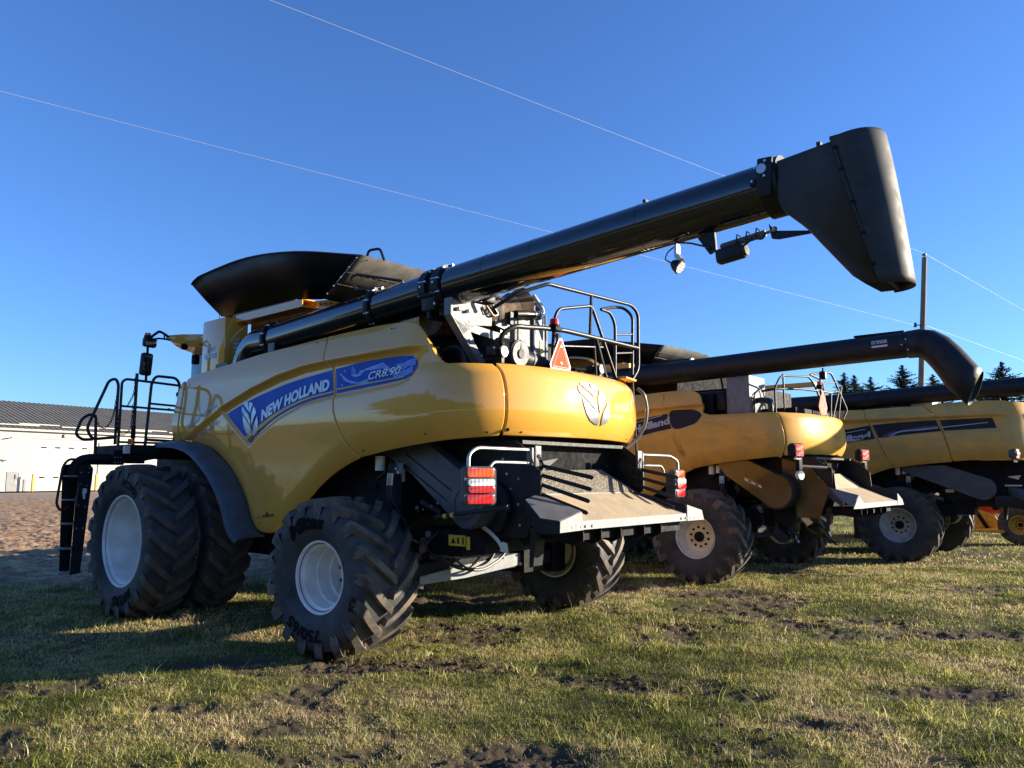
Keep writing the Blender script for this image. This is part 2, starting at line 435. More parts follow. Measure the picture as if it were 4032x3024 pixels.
def panel(skin, poly, name, mat, parent, step=.024, rnd=.016, rim=.05, mirror=False, label=None, gap=.004):
    Q, n_in = inset(poly, gap+rnd)
    V, F = gridcut(Q, [tuple(range(len(Q)))], step)
    X = skin.G(V[:, 0], V[:, 1]); N = skin.nrm(V[:, 0], V[:, 1])
    # closed loop of boundary vertices in order
    cnt = {}
    for f in F:
        for a, c in zip(f, f[1:]+f[:1]): k = (min(a, c), max(a, c)); cnt[k] = cnt.get(k, 0)+1
    E = [e for e, n in cnt.items() if n == 1]; adj = {}
    for a, c in E: adj.setdefault(a, []).append(c); adj.setdefault(c, []).append(a)
    bv = list(adj); m = len(bv); pos = {v: i for i, v in enumerate(bv)}
    P = V[bv]; out = np.zeros((m, 2))
    area = .5*np.sum(Q[:, 0]*np.roll(Q[:, 1], -1)-np.roll(Q[:, 0], -1)*Q[:, 1]); sg = 1 if area > 0 else -1
    e = np.roll(Q, -1, 0)-Q; el = np.linalg.norm(e, axis=1)
    for i in range(m):       # outward direction from the nearest edge(s) of the outline
        w = P[i]-Q; t = np.clip((w*e).sum(1)/np.maximum(el**2, 1e-12), 0, 1); d = np.hypot(*(w-e*t[:, None]).T)
        j = np.where(d < d.min()+1e-5)[0]; o = np.zeros(2)
        for q in j: o += np.array([e[q, 1], -e[q, 0]])*sg/max(el[q], 1e-9)
        out[i] = o/max(np.linalg.norm(o), 1e-9)
    XB = skin.G(P[:, 0], P[:, 1]); NB = N[bv]; XO = skin.G(P[:, 0]+out[:, 0]*.004, P[:, 1]+out[:, 1]*.004)-XB; XO /= np.linalg.norm(XO, axis=1)[:, None]
    rings = []
    for a in (PI/8, PI/4, 3*PI/8, PI/2):
        rings.append((XB+XO*rnd*math.sin(a)-NB*rnd*(1-math.cos(a)), NB*math.cos(a)+XO*math.sin(a)))
    rings.append((rings[-1][0]-NB*rim, XO))
    XX = [X]; NN = [N]; n0 = len(V)
    for x, n_ in rings: XX.append(x); NN.append(n_)
    XX = np.vstack(XX); NN = np.vstack(NN)
    if mirror: XX[:, 1] *= -1; NN[:, 1] *= -1
    FF = list(F)
    for a, c in E:
        A, C = pos[a], pos[c]; lo = (a, c)
        for k in range(len(rings)):
            hi = (n0+k*m+A, n0+k*m+C); FF.append((lo[0], lo[1], hi[1], hi[0])); lo = hi
    # wind every face to agree with its vertex normals
    G = []
    for f in FF:
        p = XX[list(f)]; fn = np.cross(p[1]-p[0], p[2]-p[0])
        if len(f) > 3: fn = fn+np.cross(p[2]-p[0], p[3]-p[0])
        G.append(f if (fn*NN[list(f)].sum(0)).sum() >= 0 else tuple(reversed(f)))
    me = bpy.data.meshes.new(name); me.from_pydata(XX.tolist(), [], G); me.materials.append(MATS[mat])
    me.polygons.foreach_set('use_smooth', [True]*len(me.polygons)); me.update()
    me.normals_split_custom_set_from_vertices(NN.tolist())
    o = bpy.data.objects.new(name, me); COL.objects.link(o); o.parent = parent
    if label: o['label'] = label
    return o
def on_skin(skin, parts, name, mat, parent, step=.05, off=.004, label=None):
    """parts: list of (V, F) in (t, h); laid on the panel as a thin film"""
    mb = MB()
    for V, F in parts:
        V2, F2 = gridcut(np.array(V), F, step)
        X = skin.G(V2[:, 0], V2[:, 1], off)
        mb.add(X.tolist(), F2)
    if mat: mb.mat(mat)
    mb.mi = [0]*len(mb.f)
    return mb.build(name, mat, parent, smooth=60, label=label)
def P2(poly): return (np.array(poly, float), [tuple(range(len(poly)))])
def strip2(A, B): return P2(list(A)+list(B)[::-1])
LEAF = [[(1388, 968), (1398, 951), (1422, 944), (1445, 953), (1466, 1000), (1487, 1056)],
        [(1462, 952), (1500, 958), (1524, 977), (1507, 1020), (1495, 1060), (1478, 1005)],
        [(1375, 985), (1373, 1020), (1384, 1048), (1430, 1095), (1470, 1140), (1507, 1192), (1503, 1140), (1470, 1075), (1425, 1035)],
        [(1540, 998), (1565, 1028), (1583, 1066), (1552, 1122), (1527, 1192), (1518, 1130), (1522, 1060)],
        [(1393, 1080), (1405, 1150), (1420, 1210), (1450, 1262), (1490, 1287), (1516, 1291), (1519, 1240), (1503, 1196), (1450, 1140)],
        [(1600, 1103), (1613, 1160), (1613, 1228), (1590, 1268), (1545, 1296), (1542, 1250), (1553, 1196)]]
def leaf(t0, t1, h0, h1, grow=0.0, slant=0.0):
    out = []
    for p in LEAF:
        q = np.array(p, float); c = q.mean(0); q = c+(q-c)*(1+grow)
        u = (q[:, 0]-1372)/243; v = 1-(q[:, 1]-944)/352
        out.append(P2(np.stack([t0+(u)*(t1-t0)+slant*(v-.5), h0+v*(h1-h0)], 1)))
    return out

# ------------------------------------------------------------------ wheels
def make_wheel(parent, loc, R, w, rimR, style, nl=22, steer=0, side=1, face='deep', rimmat='white_wheel', text=(), clean='', lugh=.062, name='wheel'):
    root = empty(name, loc, steer); root.parent = parent
    hw = w/2; Rt = R-lugh; S = side; LW = 22/nl*R/.9
    prof = [(-.36, rimR-.02), (-.385, rimR+.005), (-.44, rimR+.05), (-.485, rimR+.35*(Rt-rimR)), (-.495, rimR+.58*(Rt-rimR)), (-.485, Rt-.10), (-.465, Rt-.045), (-.43, Rt-.018), (-.25, Rt-.004), (0, Rt),
            (.25, Rt-.004), (.43, Rt-.018), (.465, Rt-.045), (.485, Rt-.10), (.495, rimR+.58*(Rt-rimR)), (.485, rimR+.35*(Rt-rimR)), (.44, rimR+.05), (.385, rimR+.005), (.36, rimR-.02)]
    mb = MB().mat('tyre_side'+clean); mb.lathe([(y*w, r) for y, r in prof], seg=72)
    mb.mat('tyre_tread'+clean)
    for sd in (-1, 1):
        for i in range(nl):
            th0 = 2*PI*(i+(.5 if sd > 0 else 0))/nl
            R4 = []
            US = [0, .12, .3, .5, .7, .85, .95, 1.0]
            for u in US:
                x = sd*(-.012+u*.492*w+.012*u); th = th0-.40*(.75*u+.25*u*u)*(w/.7)*(.82/R)
                rt = R-.022*(x/hw)**2-(0 if u < .97 else .012); rb = Rt-.03
                wt = (.034+.014*u)*LW; wb = wt+.016
                R4.append((x, th, rt, rb, wt, wb))
            # down over the shoulder
            x = sd*.500*w; th = R4[-1][1]-.012
            R4.append((x, th, R-.05, Rt-.09, .044*LW, .06*LW)); R4.append((sd*.4965*w, th-.01, R-.115, Rt-.14, .030*LW, .04*LW)); R4.append((sd*.485*w, th-.012, R-.17, Rt-.18, .014, .016))
            V = []
            for x, th, rt, rb, wt, wb in R4:
                for dr, r in ((-wb, rb), (-wt, rt), (wt, rt), (wb, rb)):
                    a = th+dr/R; V.append((r*math.cos(a), x, r*math.sin(a)))
            F = []
            for k in range(len(R4)-1):
                for j in range(3): F.append((k*4+j, k*4+j+1, k*4+4+j+1, k*4+4+j))
            F.append((0, 3, 2, 1)); n = len(R4)-1; F.append((n*4, n*4+1, n*4+2, n*4+3))
            mb.add(V, F)
    mb.build('tyre', None, root, smooth=38, fixn=True)
    # rim: flanges, stepped barrel and disc
    y1 = .385*w; r = rimR
    if face == 'deep':
        p = [(y1-.012, r-.03), (y1+.012, r-.005), (y1+.016, r+.010), (y1+.008, r+.016), (y1-.004, r+.008), (y1-.012, r-.012), (y1-.05, r-.02), (y1-.055, r-.045), (y1-.20, r-.055), (y1-.205, r-.075), (y1-.34, r-.085), (y1-.35, r-.11), (y1-.47, r-.115), (y1-.475, r*.45), (y1-.46, r*.38), (y1-.46, .0)]
        p = p[3:]
        p = [(y1+.0, r+.018), (y1+.016, r+.012), (y1+.014, r-.004)]+p[2:]
    elif face == 'barrel':
        p = [(y1+.0, r+.018), (y1+.016, r+.012), (y1+.014, r-.006), (y1-.03, r-.02), (y1-.05, r-.05), (y1-.30, r-.06), (y1-.45, r-.075), (y1-.47, r*.4), (y1-.47, 0)]
    else:
        p = [(y1+.0, r+.018), (y1+.016, r+.012), (y1+.014, r-.004), (y1-.02, r-.018), (y1-.04, r-.04), (y1-.10, r-.05), (y1-.16, r*.72), (y1-.165, r*.60), (y1-.175, r*.58), (y1-.175, r*.3), (y1-.16, r*.27), (y1-.16, 0)]
    back = [(-y1-.0, r+.018), (-y1-.016, r+.012), (-y1-.014, r-.006), (-y1+.03, r-.03), (-y1+.10, r-.05), (y1-.50 if y1 > .2 else 0, r-.06)]
    rb = MB().mat(rimmat); rb.lathe([(S*y, q) for y, q in p], seg=56)
    rb.lathe([(S*y, q) for y, q in back], seg=56)
    rim = rb.build('rim', None, root, smooth=40)
    hb = MB().mat('frame_black')
    if face == 'disc':
        for k in range(10):
            a = 2*PI*k/10+.2; c = Vector((.58*r*math.cos(a)*.80, S*(y1-.178), .58*r*math.sin(a)*.80)); hb.cyl(c, c+Vector((0, S*.022, 0)), .021, 10)
        hb.cyl((0, S*(y1-.17), 0), (0, S*(y1-.135), 0), r*.25, 24)
    elif face == 'deep':
        for k in range(10):
            a = 2*PI*k/10+.2; c = Vector((.21*math.cos(a), S*(y1-.465), .21*math.sin(a))); hb.cyl(c, c+Vector((0, S*.022, 0)), .017, 8)
    else:
        for k in range(10):
            a = 2*PI*k/10+.2; c = Vector((.24*math.cos(a), S*(y1-.47), .24*math.sin(a))); hb.cyl(c, c+Vector((0, S*.022, 0)), .017, 8)
    hb.build('hub', None, root)
    if text:
        ys = [(q, y*w) for y, q in prof[13:17]][::-1]
        ys.sort()
        for s_, th, rad, hgt, ws, bold, sh in text:
            tb = MB().mat('lettering_rubber')
            V, F = letters(s_, hgt, ws, bold, sh); V, F = gridcut(V, F, .03)
            W = V[:, 0].max(); a = math.radians(th)+(V[:, 0]-W/2)/(rad+hgt/2); rr = rad+V[:, 1]
            yy = np.interp(rr, [q for q, _ in ys], [y for _, y in ys])
            X = np.stack([rr*np.cos(a), yy+.009, rr*np.sin(a)], 1); tb.add(X.tolist(), F); tb.build('sidewall_lettering', None, root, fixn=False)
    return root

# ------------------------------------------------------------------ harvester
BOT = [(-4.15, 2.27), (-3.69, 2.24), (-3.26, 2.14), (-2.9, 1.95), (-2.67, 1.78), (-2.5, 1.61), (-2.36, 1.43), (-2.24, 1.22), (-2.15, 1.13), (-2.05, 1.09), (-1.9, 1.075), (-1.75, 1.09), (-1.6, 1.15), (-1.32, 1.33), (-1.05, 1.51), (-.83, 1.67), (-.51, 1.84), (-.14, 1.97), (.5, 2.06), (1.3, 2.13), (1.76, 2.16), (3.0, 2.17), (4.2, 2.16), (9, 2.1)]
CREASE = [(-4.2, 2.22), (-3.97, 2.27), (-3.71, 2.34), (-3.36, 2.48), (-2.87, 2.67), (-2.24, 2.85), (-1.66, 2.97), (-1.12, 3.04), (-.62, 3.06), (.09, 3.07), (.72, 3.07), (1.0, 3.07), (9, 3.07)]
DBOT = [(-3, 1.8), (-2.29, 2.20), (-2.08, 2.31), (-1.63, 2.50), (-1.09, 2.65), (-.54, 2.70), (.1, 2.73), (.57, 2.76), (.73, 2.80), (.82, 2.88), (.9, 2.99), (9, 3.2)]
def axis_pt(f, A): return (A['s0']+(A['s1']-A['s0'])*(f-A['f0'])/(A['f1']-A['f0']), A['h0']+(A['h1']-A['h0'])*(f-A['f0'])/(A['f1']-A['f0']))

def make_auger(root, A):
    """unloading auger: riser elbow, flanged tube sections and its fold hinge, stowed along the left side"""
    r = A['r']
    def P(f, dz=0, ds=0): s, h = axis_pt(f, A); return Vector((f, s+ds, h+dz))
    mb = MB().mat(A.get('mat', 'gloss_black'))
    fe = A['f0']
    # elbow from the riser into the tube
    s, h = axis_pt(fe, A); R = .36; pts = []
    for k in range(11):
        a = PI/2*k/10; pts.append((fe+.30+R*math.sin(PI/2-a)-0*.1, s, h-R+R*math.sin(a)))
    pts = [(fe+.30+R, s, h-R-.55)]+pts+[tuple(P(fe+.05))]
    mb.tube(pts, r*1.0, 0, 28)
    for a, b in A['secs']:
        n = 14; mb.tube([P(a+(b-a)*k/n) for k in range(n+1)], r, 0, 40)
    for f in A.get('rings', []): mb.tube([P(f), P(f-.012)], r*1.012, 0, 40)
    tube = mb.build('auger_tube', None, root, smooth=50)
    for f, rr, wd in A['flanges']:
        fl = MB().mat('satin_black'); fl.tube([P(f+wd/2), P(f-wd/2)], rr, 0, 40)
        if rr > r*1.1:
            fl.mat('bright_steel')
            s, h = axis_pt(f, A)
            for k in range(10):
                a = 2*PI*k/10+.25; q = Vector((f, s+(rr-.012)*math.cos(a), h+(rr-.012)*math.sin(a)))
                fl.tube([q+Vector((wd/2, 0, 0)), q+Vector((-wd/2-.02, 0, 0))], .014, 0, 6)
            fl.mat('satin_black')
        fl.build('flange', None, root)
    return P

def combine(style, loc, rz, label, group):
    root = empty('combine_harvester', loc, rz); tag(root, label, 'combine harvester', group)
    one = style == 1
    YP = {1: 'yellow_paint', 2: 'yellow_paint_dusty', 3: 'yellow_paint_dull'}[style]
    belt = Belt() if one else Belt(1.6, -1.0, -1.64, 2.2) if style == 2 else Belt(1.65, -1.95, -2.65, 2.2)
    if style == 1:
        bot, cr, db, he = BOT, CREASE, DBOT, 1.15
        seamBC = [(-.14, 1.97), (-.36, 2.22), (-.49, 2.47), (-.53, 2.69), (-.59, 2.98), (-.72, 3.12), (-.77, 3.29), (-.86, 3.43)]
        topB = [(-.86, 3.43), (-1.63, 3.39), (-2.22, 3.36), (-2.85, 3.30), (-3.43, 3.25), (-3.93, 3.18), (-3.99, 3.10)]
        topC = [(-.86, 3.43), (-.34, 3.445), (.12, 3.45), (.50, 3.43), (.72, 3.385), (.85, 3.30), (.96, 3.16), (1.04, 3.03), (1.12, 2.95), (1.22, 2.92)]
        skin = Skin(belt, bot, cr, db, he)
    elif style == 2:
        bot, cr, db, he = BOT, CREASE, [(a, c) if a < -.4 else (a, c) for a, c in DBOT[:6]]+[(-.40, 2.73), (-.20, 2.80), (-.12, 2.90), (-.05, 3.0), (9, 3.2)], .05
        seamBC = [(-.30, 1.93), (-.40, 2.05), (-.62, 2.38), (-.70, 2.70), (-.78, 2.98), (-.85, 3.09), (-.87, 3.25), (-.91, 3.41)]
        topB = [(-.91, 3.41), (-1.63, 3.39), (-2.22, 3.36), (-2.85, 3.30), (-3.43, 3.25), (-3.93, 3.18), (-3.99, 3.10)]
        topC = [(-.91, 3.41), (-.6, 3.415), (-.3, 3.38), (-.16, 3.31), (-.10, 3.20), (-.08, 3.06), (-.10, 2.97), (.02, 2.93)]
        skin = Skin(belt, bot, cr, db, he, 2.92, (-2.75, -.12))
    else:
        bot = [(a, c) if a < -.5 else (a, c+.0) for a, c in BOT]; cr = [(a, c) if a < -.9 else (a, 3.03) for a, c in CREASE]
        db = DBOT[:5]+[(-.51, 2.68), (-.34, 2.66), (.95, 2.76), (1.94, 2.78), (9, 2.8)]; he = 30
        seamBC = [(-.09, 1.97), (-.37, 2.67), (-.55, 3.05), (-.63, 3.32)]
        topB = [(-.63, 3.32), (-1.63, 3.33), (-2.22, 3.32), (-2.85, 3.30), (-3.43, 3.25), (-3.93, 3.18), (-3.99, 3.10)]
        topC = []
        skin = Skin(belt, bot, cr, db, he, 3.4, (-2.75, 1.95))
    # ---- panels
    bB = [p for p in BOT if -4.2 < p[0] < seamBC[0][0]-.03]
    frontB = [(-4.02, 2.9), (-4.06, 2.5), (-4.06, 2.28)]
    polyB = catmull([(-4.02, 2.27)]+bB[1:]+[seamBC[0]], 4)+catmull(seamBC, 4)[1:]+catmull(topB, 4)[1:]+frontB
    panel(skin, polyB, 'side_panel', YP, root, step=.016 if one else .024)
    panel(skin, polyB, 'side_panel', YP, root, step=.08, mirror=True)
    if style < 3:
        seamCD = [(1.69, 2.92), (1.735, 2.85), (1.765, 2.77), (1.785, 2.65), (1.79, 2.4), (1.785, 2.26), (1.76, 2.165)] if style == 1 else [(1.24, 2.92), (1.30, 2.82), (1.35, 2.6), (1.37, 2.4), (1.37, 2.25), (1.35, 2.135)]
        bC = [p for p in BOT if seamBC[0][0]+.02 < p[0] < seamCD[-1][0]-.02][::-1]
        polyC = catmull(seamBC, 4)+catmull(topC, 4)[1:]+catmull(seamCD, 3)+catmull([seamCD[-1]]+bC+[seamBC[0]], 4)[1:-1]
        panel(skin, polyC, 'rear_side_panel', YP, root, step=.018 if one else .024)
        panel(skin, polyC, 'rear_side_panel', YP, root, step=.08, mirror=True)
        m2 = 2*belt.mid
        right = [(m2-a, c) for a, c in seamCD][::-1]
        midb = [(t, np.interp(t, [p[0] for p in BOT], [p[1] for p in BOT])) for t in np.linspace(right[0][0], seamCD[-1][0], 14)[1:-1]]
        midt = [(t, 2.92) for t in np.linspace(seamCD[0][0], right[-1][0], 14)[1:-1]]
        polyD = catmull(seamCD, 3)[::-1]+midt+catmull(right, 3)[::-1]+midb
        panel(skin, polyD, 'rear_hood', YP, root, rnd=.026)
        dk = MB().mat('frame_black')
        ts = np.linspace(-.4, m2+.4, 60); X = skin.G(ts, np.full(60, 2.83), -.10)
        dk.prism([(x[0], x[1]) for x in X], 2, 2.80, 2.885); dk.build('deck_plate', None, root)
    else:
        seamCD = [(.57, 3.33), (.75, 3.18), (.87, 3.0), (.93, 2.79), (1.02, 2.45), (1.06, 2.23), (1.08, 2.10)]
        polyC = catmull(seamBC, 4)+[(-.2, 3.33), (.2, 3.335)]+catmull(seamCD, 3)+[(.6, 2.06), (.3, 2.03)]
        panel(skin, polyC, 'rear_side_panel', YP, root); m2 = 2*belt.mid
        right = [(m2-a, c) for a, c in seamCD][::-1]
        topD = [(.62, 3.34), (.9, 3.37), (1.3, 3.385), (1.8, 3.385), (2.1, 3.36), (2.4, 3.31), (2.7, 3.22)]
        polyD = catmull(seamCD, 3)[::-1]+topD+[(t, 3.15) for t in np.linspace(3.0, m2-3.0, 10)]+[(m2-a, c) for a, c in topD][::-1]+catmull(right, 3)[::-1]+[(t, 2.12) for t in np.linspace(m2-1.4, 1.4, 16)]
        panel(skin, polyD, 'rear_hood', YP, root, rnd=.026)
        dk = MB().mat('frame_black'); dk.b2((-2.5, -1.3, 2.85), (.3, 1.3, 3.1)); dk.build('deck_plate', None, root)
    # narrow front strip beside the cab
    panel(skin, catmull([(-4.28, 2.36), (-4.26, 2.28), (-4.10, 2.26), (-4.075, 2.5), (-4.03, 2.95), (-4.03, 3.12), (-4.10, 3.13), (-4.17, 3.0), (-4.25, 2.7)], 3, True), 'cab_side_panel', YP, root)

    # ---- lettering and decals
    sf = skin
    if style == 1:
        dtB = catmull([(-2.86, 2.60), (-2.48, 2.715), (-1.94, 2.83), (-1.38, 2.92), (-.62, 2.99)], 5)
        dbB = catmull([(-2.29, 2.20), (-2.08, 2.325), (-1.63, 2.515), (-1.09, 2.645), (-.555, 2.70)], 5)
        on_skin(sf, [P2(dtB+dbB[::-1])], 'blue_decal', 'decal_blue', root, .03, .005)
        dC = catmull([(-.555, 2.995), (-.09, 3.03), (.52, 3.035)], 5)+catmull([(.74, 3.02), (.815, 2.96), (.82, 2.90), (.73, 2.81), (.57, 2.775), (.1, 2.745), (-.505, 2.71)], 5)
        on_skin(sf, [P2(dC)], 'blue_decal', 'decal_blue', root, .03, .005)
        def shift(C, d): return [(t, h+d) for t, h in C]
        g0 = catmull([(-2.40, 2.285), (-2.09, 2.405), (-1.63, 2.575), (-1.09, 2.695), (-.55, 2.745)], 5); g1 = catmull([(-2.34, 2.245), (-2.03, 2.375), (-1.60, 2.545), (-1.09, 2.67), (-.55, 2.725)], 5)
        on_skin(sf, [P2(g0+g1[::-1]), P2([(-.505, 2.765), (-.1, 2.785), (.3, 2.80), (.66, 2.815), (.62, 2.80), (.3, 2.785), (-.1, 2.768), (-.5, 2.745)])], 'gold_stripe', 'decal_gold', root, .03, .010)
        n0 = [(t-.015, h-.012) for t, h in g1]
        on_skin(sf, [P2(n0+[(t, h+.012) for t, h in dbB][::-1])], 'navy_stripe', 'decal_navy', root, .03, .0085)
        # circuit tracery on the rear decal
        mb = []
        def trace(P, w=.010):
            P = [np.array(p) for p in P]
            for a, c in zip(P, P[1:]):
                d = (c-a)/np.linalg.norm(c-a); n = np.array([-d[1], d[0]])*w/2; a2 = a-d*w*.3; c2 = c+d*w*.3
                mb.append(P2([a2+n, c2+n, c2-n, a2-n]))
        for k in range(4):
            d = k*.017
            trace([(-.25+d*1.2, 3.0-d), (-.25+d*1.2, 2.90), (-.19+d, 2.875+d*.3), (-.10, 2.885+d), (-.02, 2.945-d*.2), (.28, 2.985-d), (.42+d, 2.90-d)])
            trace([(-.44+d, 2.92-d*1.3), (-.30+d, 2.84-d*.6), (-.12+d, 2.80-d*.2), (.05, 2.83-d)])
            trace([(.50, 2.945-d), (.62, 2.945-d), (.69, 2.97-d), (.80, 2.975-d)])
            trace([(.46, 2.85-d), (.66, 2.875-d), (.76, 2.90-d)])
        def disc(c, r): mb.append(P2([(c[0]+r*math.cos(a), c[1]+r*math.sin(a)) for a in np.linspace(0, 2*PI, 12)[:-1]]))
        disc((-.45, 2.925), .014); disc((-.38, 2.955), .014); disc((-.41, 2.80), .013)
        on_skin(sf, mb, 'circuit_pattern', 'decal_circuit', root, .05, .0075)
        def text_on(s_, base, hgt, ws, bold, shear, slope_w, mat, name, off=.013, tilt=0):
            V, F = letters(s_, hgt, ws, bold, shear); W = V[:, 0].max(); B = np.array(catmull(base, 6)); k = (B[-1, 0]-B[0, 0])/W
            t = B[0, 0]+V[:, 0]*k; hh = np.interp(t, B[:, 0], B[:, 1])+V[:, 1]*(1+slope_w*(V[:, 0]/W-.5))
            t = t+tilt*V[:, 1]
            on_skin(sf, [(np.stack([t, hh], 1), F)], name, mat, root, .03, off)
        text_on('NEW HOLLAND', [(-2.01, 2.455), (-1.78, 2.54), (-1.5, 2.62), (-1.1, 2.71), (-.64, 2.757)], .145, 1, .05, 0, -.10, 'decal_white', 'lettering', tilt=-.02)
        text_on('CR8.90', [(.05, 2.818), (.30, 2.832), (.58, 2.845)], .085, 1, .012, .25, 0, 'decal_white', 'lettering')
        text_on('REVELATION', [(-3.80, 2.435), (-3.4, 2.58), (-3.04, 2.695)], .058, 1, .012, .25, 0, 'decal_pale_blue', 'lettering', off=.012)
        text_on('OPTI', [(-3.54, 2.30), (-3.45, 2.335), (-3.36, 2.37)], .042, 1, .008, .2, 0, 'decal_pale_blue', 'lettering', off=.012)
        text_on('CLEAN', [(-3.30, 2.39), (-3.15, 2.44), (-3.0, 2.49)], .042, 1, .008, .2, 0, 'decal_pale_blue', 'lettering', off=.012)
        on_skin(sf, [P2([(-3.78, 2.425), (-3.45, 2.55), (-3.46, 2.538), (-3.78, 2.415)])], 'underline', 'decal_pale_blue', root, .05, .006)
        text_on('MAZERGROUP', [(-1.93, 1.27), (-1.8, 1.285), (-1.68, 1.295)], .026, 1, .02, 0, 0, 'sticker_black', 'lettering', off=.005)
        on_skin(sf, [P2([(-1.83+.022*math.cos(a), 1.328+.022*math.sin(a)) for a in np.linspace(0, 2*PI, 16)[:-1]]), P2([(-1.93, 1.305), (-1.68, 1.325), (-1.68, 1.321), (-1.93, 1.301)])], 'dealer_badge', 'sticker_black', root, .05, .005)
        text_on('M', [(-1.842, 1.318), (-1.83, 1.319), (-1.818, 1.32)], .022, 1, .02, .2, 0, 'yellow_paint', 'lettering', off=.0085)
        on_skin(sf, [P2([(-2.02, 1.235), (-1.99, 1.237), (-1.99, 1.282), (-2.02, 1.28)])], 'small_sticker', 'sticker_white', root, .05, .005)
        on_skin(sf, [P2([(-2.018, 1.255), (-1.992, 1.257), (-1.992, 1.28), (-2.018, 1.278)]), ], 'small_sticker', 'sticker_black', root, .05, .0065)
        on_skin(sf, [P2([(-2.012, 1.19), (-1.99, 1.19), (-2.0, 1.215)])], 'small_sticker', 'sticker_black', root, .05, .0065); on_skin(sf, [P2([(-1.975, 1.19), (-1.955, 1.192), (-1.955, 1.213), (-1.975, 1.211)])], 'small_sticker', 'sticker_yellow', root, .05, .0065)
        for nm, args, gr in (('side', (-2.49, -2.09, 2.29, 2.735), 0),):
            on_skin(sf, leaf(*args, grow=.0), 'leaf_emblem', 'silver_side_emblem', root, .03, .013)
            on_skin(sf, leaf(*args, grow=.10), 'emblem_border', 'decal_gold', root, .03, .0095)
        on_skin(sf, leaf(2.755, 3.32, 2.335, 2.80), 'leaf_emblem', 'silver_emblem', root, .04, .011)
        on_skin(sf, leaf(2.755, 3.32, 2.335, 2.80, grow=.09), 'emblem_border', 'emblem_outline', root, .04, .0065)
    else:
        if style == 2:
            dt = catmull([(-2.86, 2.60), (-2.24, 2.78), (-1.42, 2.90), (-.81, 2.975)], 5); dd = catmull([(-2.29, 2.22), (-1.63, 2.50), (-1.15, 2.62), (-.72, 2.69)], 5)
            on_skin(sf, [P2(dt+dd[::-1])], 'dark_decal', 'decal_dark', root, .06, .004)
            on_skin(sf, [P2(catmull([(-.76, 3.0), (-.45, 3.03), (-.27, 3.02), (-.15, 2.96), (-.13, 2.88), (-.20, 2.79), (-.33, 2.735), (-.67, 2.69)], 4, True))], 'dark_decal', 'decal_dark', root, .06, .004)
            on_skin(sf, [P2([(-1.75, 2.80), (-1.42, 2.86), (-.92, 2.955), (-.92, 2.94), (-1.42, 2.845), (-1.75, 2.785)])], 'white_stripe', 'decal_grey', root, .06, .007)
            ends = [(-2.12, 2.46), (-1.75, 2.575), (-1.38, 2.66), (-.76, 2.775)]; hg = .145
            el = leaf(belt.mid-.27, belt.mid+.29, 2.30, 2.80)
            lines = []
            for V, F in el[:]:
                for a, c in zip(V, np.roll(V, -1, 0)):
                    d = c-a; l = np.linalg.norm(d)
                    if l < .02: continue
                    n = np.array([-d[1], d[0]])/l*.003; lines.append(P2([a+n, c+n, c-n, a-n]))
            on_skin(sf, lines, 'emblem_outline', 'emblem_outline', root, .1, .005)
        else:
            dt = catmull([(-2.86, 2.60), (-2.24, 2.76), (-1.13, 2.86), (-.51, 2.945)], 5); dd = catmull([(-2.29, 2.22), (-1.63, 2.42), (-1.13, 2.535), (-.40, 2.64)], 5)
            on_skin(sf, [P2(dt+dd[::-1])], 'dark_decal', 'decal_dark', root, .06, .004)
            on_skin(sf, [P2([(-.46, 2.95), (.1, 2.985), (.83, 3.0), (.92, 2.76), (.3, 2.72), (-.33, 2.66)])], 'dark_decal', 'decal_dark', root, .06, .004)
            on_skin(sf, [P2([(.90, 2.995), (1.4, 3.0), (1.86, 3.0), (1.93, 2.79), (1.5, 2.78), (.97, 2.765)])], 'dark_decal', 'decal_dark', root, .06, .004)
            def arc(o, w): # curving stripe
                A = catmull([(-.20+o, 2.68), (-.10+o, 2.75), (.10+o*.6, 2.80+.0*o), (.5, 2.845-.30*o), (.86, 2.87-.22*o)], 6)
                return P2(A+[(a+.012, c-w) for a, c in A][::-1])
            on_skin(sf, [arc(0.10, .022), P2([(.93, 2.85), (1.78, 2.915), (1.78, 2.90), (.93, 2.83)])], 'white_stripe', 'decal_grey', root, .06, .0085)
            on_skin(sf, [arc(0.03, .035)], 'blue_stripe', 'decal_mid_blue', root, .06, .0075)
            on_skin(sf, [arc(-.06, .04)], 'red_stripe', 'decal_red', root, .06, .0065)
            on_skin(sf, [P2([(-1.6, 2.715), (-1.13, 2.785), (-.60, 2.87), (-.60, 2.855), (-1.13, 2.77), (-1.6, 2.70)])], 'white_stripe', 'decal_grey', root, .06, .007)
            ends = [(-1.98, 2.40), (-1.5, 2.49), (-1.1, 2.565), (-.50, 2.665)]; hg = .15
        V, F = letters('New Holland', hg, 1, .05, 0); W = V[:, 0].max(); B = np.array(catmull(ends, 6)); k = (B[-1, 0]-B[0, 0])/W
        t = B[0, 0]+V[:, 0]*k; hh = np.interp(t, B[:, 0], B[:, 1])+V[:, 1]
        on_skin(sf, [(np.stack([t, hh], 1), F)], 'lettering', 'decal_grey', root, .05, .008)

